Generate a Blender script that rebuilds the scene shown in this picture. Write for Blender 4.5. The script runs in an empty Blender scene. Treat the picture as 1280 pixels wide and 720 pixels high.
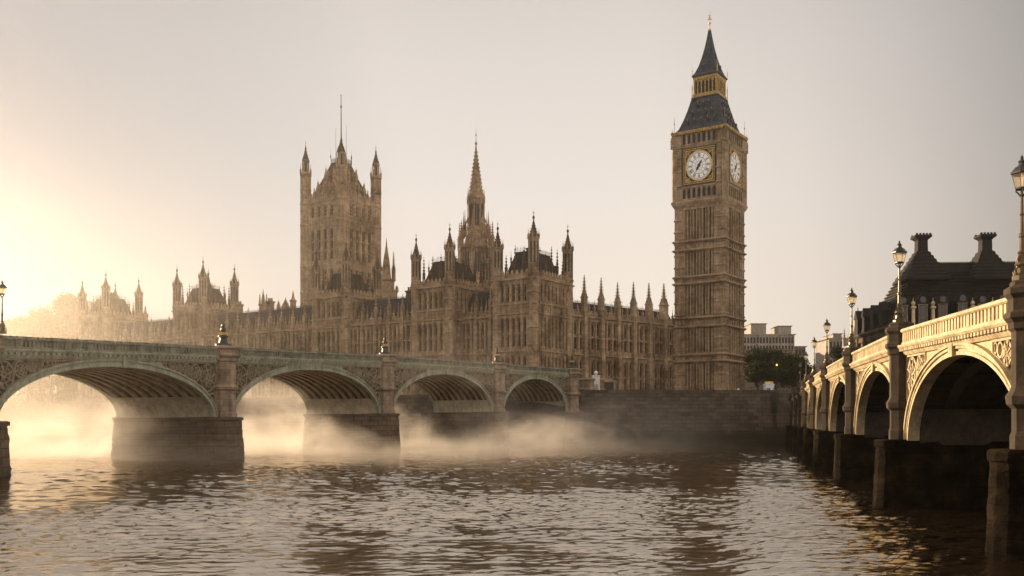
import bpy, math, random
import numpy as np
from mathutils import Vector, Matrix

R = math.radians
PI = math.pi
random.seed(7)
rng = np.random.default_rng(11)
scene = bpy.context.scene
COL = scene.collection

# ------------------------------------------------------------------ camera
CAM_Z = 4.4
cam_d = bpy.data.cameras.new("camera")
cam_d.sensor_width = 36.0
cam_d.lens = 33.75                      # 1200 px focal length at 1280 px width
cam_d.shift_y = 0.1305
cam_d.clip_start = 0.1
cam_d.clip_end = 3000
cam = bpy.data.objects.new("camera", cam_d)
cam.location = (0, 0, CAM_Z)
cam.rotation_euler = (R(90), 0, 0)
COL.objects.link(cam)
scene.camera = cam

# ------------------------------------------------------------------ sky, sun, exposure
SUN_AZ = R(-44)        # left of straight ahead
VEIL_AZ = R(-45)
VEIL_MIX = 0.985
VEIL_GAIN = 5.6
SUN_EL = R(10)
VEIL_ELEV = [(0.0, (0.99, 0.85, 0.69)), (0.12, (0.925, 0.81, 0.695)), (0.22, (0.86, 0.775, 0.70)), (0.35, (0.755, 0.69, 0.64)), (0.45, (0.65, 0.59, 0.545)), (0.58, (0.96, 0.80, 0.66)), (0.9, (0.86, 0.72, 0.60))]  # last stops lie above the frame, raised to brighten water and facades
VEIL_SUN = [(0.0, (1.12, 1.06, 0.99)), (0.40, (1.0, 0.965, 0.92)), (0.56, (0.62, 0.62, 0.62)), (0.64, (0.46, 0.475, 0.49)), (0.70, (0.74, 0.745, 0.755)), (0.74, (0.88, 0.885, 0.89)), (0.80, (0.98, 0.985, 0.985)), (0.89, (0.94, 0.95, 0.965)), (0.95, (0.66, 0.70, 0.75)), (1.0, (0.30, 0.37, 0.50))]  # first stops lie behind the camera, raised to brighten the facades
world = bpy.data.worlds.new("World")
scene.world = world
world.use_nodes = True
wn = world.node_tree
bg = wn.nodes["Background"]
sky = wn.nodes.new("ShaderNodeTexSky")
sky.sky_type = 'NISHITA'
sky.sun_disc = False
sky.sun_elevation = SUN_EL
sky.sun_rotation = SUN_AZ
sky.altitude = 0
sky.air_density = 1.0
sky.dust_density = 7.0
sky.ozone_density = 1.0
# thin cloud veil evens the sky; brightened out of view to light water, facades
def wnode(t, **kw):
    n = wn.nodes.new(t)
    for k, v in kw.items():
        setattr(n, k, v)
    return n
def wramp(src, stops):
    r = wnode("ShaderNodeValToRGB")
    e = r.color_ramp.elements
    while len(e) < len(stops):
        e.new(0.5)
    for q, (p, c) in zip(e, stops):
        q.position = p
        q.color = (*c, 1)
    wn.links.new(src, r.inputs[0])
    return r.outputs[0]
vtc = wnode("ShaderNodeTexCoord")
vsep = wnode("ShaderNodeSeparateXYZ")
wn.links.new(vtc.outputs['Generated'], vsep.inputs[0])
elev = wramp(vsep.outputs[2], VEIL_ELEV)
dot = wnode("ShaderNodeVectorMath", operation='DOT_PRODUCT')
wn.links.new(vtc.outputs['Generated'], dot.inputs[0])
dot.inputs[1].default_value = (math.sin(VEIL_AZ), math.cos(VEIL_AZ), 0.1)
dmap = wnode("ShaderNodeMapRange")
wn.links.new(dot.outputs['Value'], dmap.inputs[0])
dmap.inputs[1].default_value = -1.0
near_sun = wramp(dmap.outputs[0], VEIL_SUN)
vm = wnode("ShaderNodeMix", data_type='RGBA', blend_type='MULTIPLY')
vm.inputs[0].default_value = 1.0
wn.links.new(elev, vm.inputs[6])
wn.links.new(near_sun, vm.inputs[7])
vscale = wnode("ShaderNodeVectorMath", operation='SCALE')
vscale.inputs['Scale'].default_value = VEIL_GAIN
wn.links.new(vm.outputs[2], vscale.inputs[0])
veil = wnode("ShaderNodeMix", data_type='RGBA')
veil.inputs[0].default_value = VEIL_MIX
wn.links.new(sky.outputs[0], veil.inputs[6])
wn.links.new(vscale.outputs[0], veil.inputs[7])
wn.links.new(veil.outputs[2], bg.inputs[0])
bg.inputs[1].default_value = 0.095

sun_d = bpy.data.lights.new("sun", 'SUN')
sun_d.energy = 5.0
sun_d.angle = R(0.6)
sun_d.color = (1.0, 0.72, 0.44)
sun = bpy.data.objects.new("sun", sun_d)
sdir = Vector((math.sin(SUN_AZ) * math.cos(SUN_EL), math.cos(SUN_AZ) * math.cos(SUN_EL), math.sin(SUN_EL)))
sun.rotation_euler = sdir.to_track_quat('Z', 'Y').to_euler()
sun.location = (-60, 40, 60)
COL.objects.link(sun)

vs = scene.view_settings
vs.view_transform = 'Standard'
vs.look = 'None'
vs.exposure = 0.95
vs.gamma = 1.0
vs.use_curve_mapping = False
HAZE_DENSITY = 0.00012
HAZE_COLOR = (0.97, 0.93, 0.88)
HAZE_G = 0.80
MIST_DENSITY = 0.065
FAR_MIST = 0.0019

cy = scene.cycles
cy.use_denoising = True
cy.max_bounces = 6
cy.diffuse_bounces = 3
cy.glossy_bounces = 3
cy.transmission_bounces = 3
cy.transparent_max_bounces = 8
cy.volume_bounces = 1
cy.volume_max_steps = 128
cy.caustics_reflective = False
cy.caustics_refractive = False
cy.use_adaptive_sampling = True
cy.adaptive_threshold = 0.02
cy.sample_clamp_indirect = 6.0

# ------------------------------------------------------------------ material helpers
def nd(nt, typ, **kw):
    n = nt.nodes.new(typ)
    for k, v in kw.items():
        setattr(n, k, v)
    return n

def base_mat(name):
    m = bpy.data.materials.new(name)
    m.use_nodes = True
    nt = m.node_tree
    return m, nt, nt.nodes["Principled BSDF"]

def noise(nt, scale, detail=4, rough=0.6, coord='Object', vec=None, sx=None):
    tc = nd(nt, "ShaderNodeTexCoord")
    src = tc.outputs[coord] if vec is None else vec
    if sx:
        mp = nd(nt, "ShaderNodeMapping")
        mp.inputs['Scale'].default_value = sx
        nt.links.new(src, mp.inputs[0])
        src = mp.outputs[0]
    n = nd(nt, "ShaderNodeTexNoise")
    n.inputs['Scale'].default_value = scale
    n.inputs['Detail'].default_value = detail
    n.inputs['Roughness'].default_value = rough
    nt.links.new(src, n.inputs['Vector'])
    return n.outputs['Fac']

def ramp(nt, fac, stops):
    r = nd(nt, "ShaderNodeValToRGB")
    els = r.color_ramp.elements
    while len(els) < len(stops):
        els.new(0.5)
    for e, (p, c) in zip(els, stops):
        e.position = p
        e.color = (c[0], c[1], c[2], 1) if not isinstance(c, (int, float)) else (c, c, c, 1)
    nt.links.new(fac, r.inputs[0])
    return r.outputs[0]

def mixc(nt, fac, a, b, mode='MIX'):
    m = nd(nt, "ShaderNodeMix", data_type='RGBA', blend_type=mode)
    for sock, v in ((m.inputs[0], fac), (m.inputs[6], a), (m.inputs[7], b)):
        if hasattr(v, 'links'):
            nt.links.new(v, sock)
        elif isinstance(v, (int, float)):
            sock.default_value = v
        else:
            sock.default_value = (v[0], v[1], v[2], 1)
    return m.outputs[2]

def bump(nt, bsdf, h, strength=0.4, dist=0.05):
    b = nd(nt, "ShaderNodeBump")
    b.inputs['Strength'].default_value = strength
    b.inputs['Distance'].default_value = dist
    nt.links.new(h, b.inputs['Height'])
    nt.links.new(b.outputs[0], bsdf.inputs['Normal'])

def stone(name, c1, c2, c3, scale=0.35, rough=0.85, bs=0.5, streak=True, bd=0.06, course=None):
    """weathered masonry: two tones in patches, fine grain, vertical rain streaks"""
    m, nt, b = base_mat(name)
    n1 = noise(nt, scale, 6, 0.65)
    col = ramp(nt, n1, [(0.33, c1), (0.5, c2), (0.68, c3)])
    n2 = noise(nt, scale * 9, 5, 0.7)
    col = mixc(nt, 0.55, col, ramp(nt, n2, [(0.3, 0.55), (0.65, 1.25)]), 'MULTIPLY')
    if streak:
        n3 = noise(nt, 1.0, 4, 0.6, sx=(1.6, 1.6, 0.12))
        col = mixc(nt, 0.6, col, ramp(nt, n3, [(0.35, 0.5), (0.6, 1.1)]), 'MULTIPLY')
    if course:
        tc = nd(nt, "ShaderNodeTexCoord")
        sep = nd(nt, "ShaderNodeSeparateXYZ")
        nt.links.new(tc.outputs['Object'], sep.inputs[0])
        ad = nd(nt, "ShaderNodeMath", operation='ADD')
        nt.links.new(sep.outputs[0], ad.inputs[0])
        nt.links.new(sep.outputs[1], ad.inputs[1])
        cmb = nd(nt, "ShaderNodeCombineXYZ")
        nt.links.new(ad.outputs[0], cmb.inputs[0])
        nt.links.new(sep.outputs[2], cmb.inputs[1])
        br = nd(nt, "ShaderNodeTexBrick")
        br.inputs['Scale'].default_value = 1.0
        br.inputs['Brick Width'].default_value = course[0]
        br.inputs['Row Height'].default_value = course[1]
        br.inputs['Mortar Size'].default_value = 0.02
        br.inputs['Bias'].default_value = 0.1
        br.inputs['Color1'].default_value = (0.66, 0.64, 0.62, 1)
        br.inputs['Color2'].default_value = (1.2, 1.18, 1.14, 1)
        br.inputs['Mortar'].default_value = (0.5, 0.48, 0.45, 1)
        nt.links.new(cmb.outputs[0], br.inputs['Vector'])
        col = mixc(nt, 0.75, col, br.outputs['Color'], 'MULTIPLY')
    nt.links.new(col, b.inputs['Base Color'])
    b.inputs['Roughness'].default_value = rough
    b.inputs['Specular IOR Level'].default_value = 0.25
    bump(nt, b, n2, bs, bd)
    return m

def plain(name, c, rough=0.6, metal=0.0, var=0.35, scale=2.0):
    m, nt, b = base_mat(name)
    n = noise(nt, scale, 5, 0.65)
    lo = tuple(x * (1 - var) for x in c)
    hi = tuple(min(1, x * (1 + var)) for x in c)
    nt.links.new(ramp(nt, n, [(0.3, lo), (0.7, hi)]), b.inputs['Base Color'])
    b.inputs['Roughness'].default_value = rough
    b.inputs['Metallic'].default_value = metal
    return m

def blocks(name, c1, c2, mortar, bw, bh, moss=None, moss_z=3.0, rough=0.9, msize=0.03):
    """coursed stone blocks; world-height green weed line up to moss_z"""
    m, nt, b = base_mat(name)
    tc = nd(nt, "ShaderNodeTexCoord")
    sep = nd(nt, "ShaderNodeSeparateXYZ")
    nt.links.new(tc.outputs['Object'], sep.inputs[0])
    add = nd(nt, "ShaderNodeMath", operation='ADD')
    nt.links.new(sep.outputs[0], add.inputs[0])
    nt.links.new(sep.outputs[1], add.inputs[1])
    cmb = nd(nt, "ShaderNodeCombineXYZ")
    nt.links.new(add.outputs[0], cmb.inputs[0])
    nt.links.new(sep.outputs[2], cmb.inputs[1])
    br = nd(nt, "ShaderNodeTexBrick")
    br.inputs['Scale'].default_value = 1.0
    br.inputs['Brick Width'].default_value = bw
    br.inputs['Row Height'].default_value = bh
    br.inputs['Mortar Size'].default_value = msize
    br.inputs['Color1'].default_value = (*c1, 1)
    br.inputs['Color2'].default_value = (*c2, 1)
    br.inputs['Mortar'].default_value = (*mortar, 1)
    nt.links.new(cmb.outputs[0], br.inputs['Vector'])
    n1 = noise(nt, 0.5, 6, 0.7)
    col = mixc(nt, 0.8, br.outputs['Color'], ramp(nt, n1, [(0.3, 0.45), (0.7, 1.25)]), 'MULTIPLY')
    n2 = noise(nt, 6, 5, 0.7)
    col = mixc(nt, 0.5, col, ramp(nt, n2, [(0.3, 0.5), (0.7, 1.2)]), 'MULTIPLY')
    if moss:
        geo = nd(nt, "ShaderNodeNewGeometry")
        s2 = nd(nt, "ShaderNodeSeparateXYZ")
        nt.links.new(geo.outputs['Position'], s2.inputs[0])
        n3 = noise(nt, 0.6, 5, 0.7)
        ma = nd(nt, "ShaderNodeMath", operation='MULTIPLY_ADD')
        nt.links.new(n3, ma.inputs[0])
        ma.inputs[1].default_value = 3.0
        nt.links.new(s2.outputs[2], ma.inputs[2])
        mr = nd(nt, "ShaderNodeMapRange")
        mr.inputs[1].default_value = moss_z + 0.6
        mr.inputs[2].default_value = moss_z + 2.4
        mr.inputs[3].default_value = 1
        mr.inputs[4].default_value = 0
        nt.links.new(ma.outputs[0], mr.inputs[0])
        col = mixc(nt, mr.outputs[0], col, moss)
    nt.links.new(col, b.inputs['Base Color'])
    b.inputs['Roughness'].default_value = rough
    b.inputs['Specular IOR Level'].default_value = 0.25
    hh = mixc(nt, 0.5, br.outputs['Fac'], n2)
    inv = nd(nt, "ShaderNodeMath", operation='SUBTRACT')
    nt.links.new(n2, inv.inputs[0])
    nt.links.new(br.outputs['Fac'], inv.inputs[1])
    bump(nt, b, inv.outputs[0], 0.8, 0.08)
    return m

def slate(name, c, bw=0.5, bh=0.3):
    m, nt, b = base_mat(name)
    tc = nd(nt, "ShaderNodeTexCoord")
    sep = nd(nt, "ShaderNodeSeparateXYZ")
    nt.links.new(tc.outputs['Object'], sep.inputs[0])
    add = nd(nt, "ShaderNodeMath", operation='ADD')
    nt.links.new(sep.outputs[0], add.inputs[0])
    nt.links.new(sep.outputs[1], add.inputs[1])
    cmb = nd(nt, "ShaderNodeCombineXYZ")
    nt.links.new(add.outputs[0], cmb.inputs[0])
    nt.links.new(sep.outputs[2], cmb.inputs[1])
    br = nd(nt, "ShaderNodeTexBrick")
    br.inputs['Scale'].default_value = 1.0
    br.inputs['Brick Width'].default_value = bw
    br.inputs['Row Height'].default_value = bh
    br.inputs['Mortar Size'].default_value = 0.02
    br.inputs['Color1'].default_value = (*[x * 0.75 for x in c], 1)
    br.inputs['Color2'].default_value = (*[x * 1.25 for x in c], 1)
    br.inputs['Mortar'].default_value = (*[x * 0.4 for x in c], 1)
    nt.links.new(cmb.outputs[0], br.inputs['Vector'])
    n1 = noise(nt, 0.6, 5, 0.7)
    col = mixc(nt, 0.8, br.outputs['Color'], ramp(nt, n1, [(0.3, 0.5), (0.7, 1.3)]), 'MULTIPLY')
    nt.links.new(col, b.inputs['Base Color'])
    b.inputs['Roughness'].default_value = 0.8
    b.inputs['Specular IOR Level'].default_value = 0.2
    bump(nt, b, br.outputs['Fac'], 0.5, -0.05)
    return m

M = {}
M['stone'] = stone('honey_stone', (0.15, 0.108, 0.068), (0.36, 0.275, 0.19), (0.50, 0.395, 0.285), scale=0.16, course=(1.3, .62))
M['stone_dark'] = stone('sooty_stone', (0.05, 0.036, 0.022), (0.10, 0.072, 0.045), (0.16, 0.115, 0.072))
M['tower_stone'] = stone('tower_stone', (0.20, 0.14, 0.085), (0.37, 0.285, 0.195), (0.48, 0.375, 0.265), scale=0.2, course=(1.3, .62))
M['glass'] = plain('dark_glass', (0.007, 0.0065, 0.006), 0.3, 0, 0.4, 1.0)
M['slate'] = slate('roof_slate', (0.05, 0.048, 0.05))
M['brown_roof'] = slate('hazy_brown_roof', (0.15, 0.105, 0.065))  # slate lightened and browned; distant haze put into the colour
M['iron_roof'] = slate('iron_roof', (0.055, 0.067, 0.088), 0.9, 0.55)
M['shingle'] = slate('dark_shingle', (0.016, 0.014, 0.0135), 0.8, 0.6)
M['gold'] = plain('gilding', (0.62, 0.43, 0.14), 0.45, 0.25, 0.4, 1.2)
M['worn_gold'] = plain('worn_gilding', (0.40, 0.27, 0.085), 0.5, 0.2, 0.85, 2.2)
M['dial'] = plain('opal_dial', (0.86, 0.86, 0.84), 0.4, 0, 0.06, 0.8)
def brighten_dial():  # faint emission added to whiten the dials in shade
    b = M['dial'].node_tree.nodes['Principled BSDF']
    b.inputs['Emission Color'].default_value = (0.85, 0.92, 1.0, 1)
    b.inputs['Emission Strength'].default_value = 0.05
brighten_dial()
M['black'] = plain('black_iron', (0.02, 0.019, 0.018), 0.45, 0, 0.4, 3)
M['bronze'] = plain('dark_bronze', (0.10, 0.075, 0.035), 0.45, 0.3, 0.5, 4)
M['green_paint'] = stone('green_grey_paint', (0.24, 0.27, 0.21), (0.35, 0.38, 0.30), (0.43, 0.455, 0.37), 0.5, 0.6, 0.15)
M['tracery'] = stone('rust_stained_tracery', (0.14, 0.12, 0.085), (0.24, 0.205, 0.15), (0.32, 0.28, 0.21), 1.5, 0.7, 0.3, False)
M['green_mid'] = stone('weathered_green_paint', (0.10, 0.11, 0.085), (0.19, 0.205, 0.165), (0.29, 0.30, 0.245), 0.9, 0.65, 0.3)
M['green_dark'] = stone('shaded_green_paint', (0.02, 0.019, 0.014), (0.045, 0.04, 0.03), (0.08, 0.072, 0.055), 0.8, 0.7, 0.3)  # green darkened for the panel recesses, their shade put into the colour
M['vault'] = stone('lit_vault_iron', (0.18, 0.11, 0.05), (0.36, 0.24, 0.13), (0.48, 0.33, 0.18), 0.8, 0.7, 0.2, False)  # ribs brightened; orange bounce light under the arches put into their colour
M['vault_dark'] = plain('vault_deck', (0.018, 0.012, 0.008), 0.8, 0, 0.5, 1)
M['pier_dark'] = stone('dark_pier_granite', (0.032, 0.023, 0.015), (0.058, 0.043, 0.030), (0.088, 0.066, 0.047), 0.9, 0.85, 0.4)  # even dark tone for the cream bridge's pier shafts
M['pier_stone'] = stone('pier_granite', (0.19, 0.145, 0.11), (0.31, 0.25, 0.195), (0.40, 0.325, 0.255), 0.9, 0.85, 0.4, course=(1.4, .7))
M['band_stone'] = stone('pale_springing_stone', (0.36, 0.32, 0.24), (0.50, 0.45, 0.35), (0.56, 0.50, 0.40), 0.5, 0.85, 0.3)
M['band_dark'] = stone('shaded_springing_stone', (0.05, 0.042, 0.032), (0.09, 0.078, 0.06), (0.13, 0.112, 0.088), 0.5, 0.85, 0.3)  # darkened copy of the pale springing stone; arch shade put into colour
M['base_stone'] = blocks('pier_base_blocks', (0.13, 0.095, 0.07), (0.18, 0.14, 0.10), (0.04, 0.03, 0.022), 1.5, 0.75, (0.035, 0.032, 0.018), 0.6)
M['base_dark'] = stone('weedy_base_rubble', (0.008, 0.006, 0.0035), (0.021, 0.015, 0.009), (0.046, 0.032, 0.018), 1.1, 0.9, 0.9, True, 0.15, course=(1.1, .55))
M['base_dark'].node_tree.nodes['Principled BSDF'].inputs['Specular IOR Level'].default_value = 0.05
M['cream_paint'] = stone('cream_stone_paint', (0.36, 0.285, 0.16), (0.62, 0.52, 0.335), (0.72, 0.62, 0.42), 0.5, 0.65, 0.2)
M['cream_dark'] = stone('dark_cream', (0.15, 0.11, 0.06), (0.26, 0.20, 0.12), (0.36, 0.28, 0.17), 0.9, 0.7, 0.3)  # recess shade of the cream panels put into colour; also dormer window frames
M['soffit'] = stone('dark_soffit', (0.02, 0.017, 0.012), (0.036, 0.03, 0.022), (0.055, 0.046, 0.034), 0.9, 0.9, 0.3, False)  # low base colour for the underside of the cream bridge
M['wall_blocks'] = blocks('river_wall_blocks', (0.075, 0.062, 0.052), (0.155, 0.128, 0.106), (0.045, 0.038, 0.03), 1.9, 0.8, (0.03, 0.028, 0.016), 2.3)
M['asphalt'] = plain('asphalt', (0.05, 0.05, 0.05), 0.9, 0, 0.3, 1)
M['earth'] = plain('paved_ground', (0.12, 0.105, 0.085), 0.95, 0, 0.35, 0.2)
M['bark'] = plain('bark', (0.07, 0.05, 0.035), 0.9, 0, 0.4, 3)
M['white_paint'] = plain('white_panel', (0.72, 0.73, 0.75), 0.4, 0, 0.08, 1)
M['blue_paint'] = plain('blue_panel', (0.12, 0.2, 0.42), 0.4, 0, 0.2, 1)
M['grey_paint'] = plain('grey_panel', (0.33, 0.35, 0.38), 0.5, 0, 0.15, 1)
M['concrete'] = stone('pale_concrete', (0.30, 0.27, 0.25), (0.40, 0.37, 0.34), (0.46, 0.43, 0.40), 0.15, 0.8, 0.2)
M['concrete_dark'] = plain('brown_concrete', (0.20, 0.165, 0.14), 0.85, 0, 0.25, 0.4)

def leaf_mat(name, c1, c2):
    m, nt, b = base_mat(name)
    n = noise(nt, 0.5, 3, 0.6)
    n2 = noise(nt, 4.0, 2, 0.5)
    col = ramp(nt, n, [(0.35, c1), (0.65, c2)])
    col = mixc(nt, 0.6, col, ramp(nt, n2, [(0.3, 0.5), (0.7, 1.4)]), 'MULTIPLY')
    nt.links.new(col, b.inputs['Base Color'])
    b.inputs['Roughness'].default_value = 0.7
    b.inputs['Specular IOR Level'].default_value = 0.2
    tr = nd(nt, "ShaderNodeBsdfTranslucent")
    nt.links.new(col, tr.inputs[0])
    mx = nd(nt, "ShaderNodeMixShader")
    mx.inputs[0].default_value = 0.25
    nt.links.new(b.outputs[0], mx.inputs[1])
    nt.links.new(tr.outputs[0], mx.inputs[2])
    nt.links.new(mx.outputs[0], nt.nodes['Material Output'].inputs[0])
    return m
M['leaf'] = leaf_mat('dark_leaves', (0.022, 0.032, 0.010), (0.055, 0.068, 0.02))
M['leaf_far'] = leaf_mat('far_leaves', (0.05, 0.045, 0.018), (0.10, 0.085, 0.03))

def lantern_mat():
    m, nt, b = base_mat('frosted_lantern_glass')
    n = noise(nt, 6, 2, 0.5)
    tr = nd(nt, "ShaderNodeBsdfTranslucent")
    nt.links.new(ramp(nt, n, [(0.3, (0.75, 0.68, 0.52)), (0.7, (0.9, 0.84, 0.70))]), tr.inputs[0])
    tp = nd(nt, "ShaderNodeBsdfTransparent")
    tp.inputs[0].default_value = (0.95, 0.9, 0.8, 1)
    mx = nd(nt, "ShaderNodeMixShader")
    mx.inputs[0].default_value = 0.55
    nt.links.new(tp.outputs[0], mx.inputs[1])
    nt.links.new(tr.outputs[0], mx.inputs[2])
    gl = nd(nt, "ShaderNodeBsdfGlossy")
    gl.inputs['Roughness'].default_value = 0.15
    m2 = nd(nt, "ShaderNodeMixShader")
    m2.inputs[0].default_value = 0.08
    nt.links.new(mx.outputs[0], m2.inputs[1])
    nt.links.new(gl.outputs[0], m2.inputs[2])
    nt.links.new(m2.outputs[0], nt.nodes['Material Output'].inputs[0])
    return m
M['lantern'] = lantern_mat()

def glow_mat():
    m, nt, b = base_mat('lit_lamp_globe')
    b.inputs['Base Color'].default_value = (1, 0.7, 0.3, 1)
    b.inputs['Emission Color'].default_value = (1, 0.5, 0.12, 1)
    b.inputs['Emission Strength'].default_value = 1.1
    return m
M['glow'] = glow_mat()

# ------------------------------------------------------------------ mesh helpers
class MB:
    def __init__(s):
        s.v = []; s.f = []; s.mi = []; s.T = None
    def add(s, vs, fs, mi=0):
        o = len(s.v)
        if s.T is not None:
            T = s.T
            vs = [T @ Vector(p) for p in vs]
        s.v.extend((p[0], p[1], p[2]) for p in vs)
        s.f.extend(tuple(i + o for i in f) for f in fs)
        s.mi.extend([mi] * len(fs))
    def box(s, x0, x1, y0, y1, z0, z1, mi=0):
        s.add([(x0, y0, z0), (x1, y0, z0), (x1, y1, z0), (x0, y1, z0),
               (x0, y0, z1), (x1, y0, z1), (x1, y1, z1), (x0, y1, z1)],
              [(0, 3, 2, 1), (4, 5, 6, 7), (0, 1, 5, 4), (1, 2, 6, 5), (2, 3, 7, 6), (3, 0, 4, 7)], mi)
    def lathe(s, n, cx, cy, prof, rot=None, mi=0, sx=1, sy=1):
        """closed n-gon turning of prof [(r, z)...]"""
        if rot is None:
            rot = PI / n
        vs = []
        for r, z in prof:
            for k in range(n):
                a = rot + 2 * PI * k / n
                vs.append((cx + r * sx * math.cos(a), cy + r * sy * math.sin(a), z))
        fs = []
        for i in range(len(prof) - 1):
            for k in range(n):
                a, b2 = i * n + k, i * n + (k + 1) % n
                fs.append((a, b2, b2 + n, a + n))
        fs.append(tuple(reversed(range(n))))
        fs.append(tuple(range((len(prof) - 1) * n, len(prof) * n)))
        s.add(vs, fs, mi)
    def sq(s, cx, cy, prof, mi=0):
        s.lathe(4, cx, cy, [(r * math.sqrt(2), z) for r, z in prof], PI / 4, mi)
    def loft(s, rings, mi=0, caps=True):
        n = len(rings[0])
        vs = [p for r in rings for p in r]
        fs = []
        for i in range(len(rings) - 1):
            for k in range(n):
                a, b2 = i * n + k, i * n + (k + 1) % n
                fs.append((a, b2, b2 + n, a + n))
        if caps:
            fs.append(tuple(reversed(range(n))))
            fs.append(tuple(range((len(rings) - 1) * n, len(rings) * n)))
        s.add(vs, fs, mi)
    def rect(s, x0, x1, y0, y1, prof, mi=0):
        """rectangular moulding: prof [(outset, z)...] around the rectangle"""
        s.loft([[(x0 - o, y0 - o, z), (x1 + o, y0 - o, z), (x1 + o, y1 + o, z), (x0 - o, y1 + o, z)] for o, z in prof], mi)
    def tube(s, pts, r, n=6, mi=0):
        pts = [Vector(p) for p in pts]
        rr = r if isinstance(r, (list, tuple)) else [r] * len(pts)
        rings = []
        for i, p in enumerate(pts):
            d = (pts[min(i + 1, len(pts) - 1)] - pts[max(i - 1, 0)]).normalized()
            u = d.orthogonal().normalized() if abs(d.z) > 0.9 else d.cross(Vector((0, 0, 1))).normalized()
            w = d.cross(u)
            rings.append([tuple(p + (u * math.cos(2 * PI * k / n) + w * math.sin(2 * PI * k / n)) * rr[i]) for k in range(n)])
        s.loft(rings, mi)
    def prism(s, poly, y0, y1, mi=0):
        """polygon in (x, z) extruded from y0 to y1"""
        n = len(poly)
        vs = [(x, y0, z) for x, z in poly] + [(x, y1, z) for x, z in poly]
        fs = [tuple(range(n)), tuple(reversed(range(n, 2 * n)))]
        for k in range(n):
            j = (k + 1) % n
            fs.append((k, k + n, j + n, j))
        s.add(vs, fs, mi)
    def ball(s, c, r, mi=0, n=8, m=5, sz=1):
        s.lathe(n, c[0], c[1], [(max(0.001, r * math.sin(PI * i / m)), c[2] - sz * r * math.cos(PI * i / m)) for i in range(m + 1)], 0, mi)

def mk(name, B, mats, parent=None, loc=None, smooth=False, origin=None):
    me = bpy.data.meshes.new(name)
    v = B.v
    if origin is not None:
        v = [(p[0] - origin[0], p[1] - origin[1], p[2] - origin[2]) for p in v]
    me.from_pydata(v, [], B.f)
    mats = mats if isinstance(mats, (list, tuple)) else [mats]
    for m in mats:
        me.materials.append(m)
    if len(mats) > 1:
        me.polygons.foreach_set('material_index', B.mi)
    if smooth:
        me.polygons.foreach_set('use_smooth', [True] * len(B.f))
    me.update()
    o = bpy.data.objects.new(name, me)
    COL.objects.link(o)
    if parent:
        o.parent = parent
    if loc:
        o.location = loc
    return o

def inst(name, me, parent, loc, rz=0):
    o = bpy.data.objects.new(name, me)
    COL.objects.link(o)
    o.parent = parent
    o.location = loc
    o.rotation_euler = (0, 0, rz)
    return o

def tag(o, label, cat, group=None, kind=None):
    o['label'] = label
    o['category'] = cat
    if group: o['group'] = group
    if kind: o['kind'] = kind
    return o

def thing(name, label, cat, loc, rz=0, group=None):
    o = bpy.data.objects.new(name, None)
    o.empty_display_size = 0.5
    COL.objects.link(o)
    o.location = loc
    o.rotation_euler = (0, 0, rz)
    return tag(o, label, cat, group)

def structure(name, B, mats):
    o = mk(name, B, mats)
    o['kind'] = 'structure'
    return o

def TR(x, y, z=0, a=0):
    return Matrix.Translation((x, y, z)) @ Matrix.Rotation(a, 4, 'Z')

# ------------------------------------------------------------------ setting: water, land
GROUND = 10.0

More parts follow.
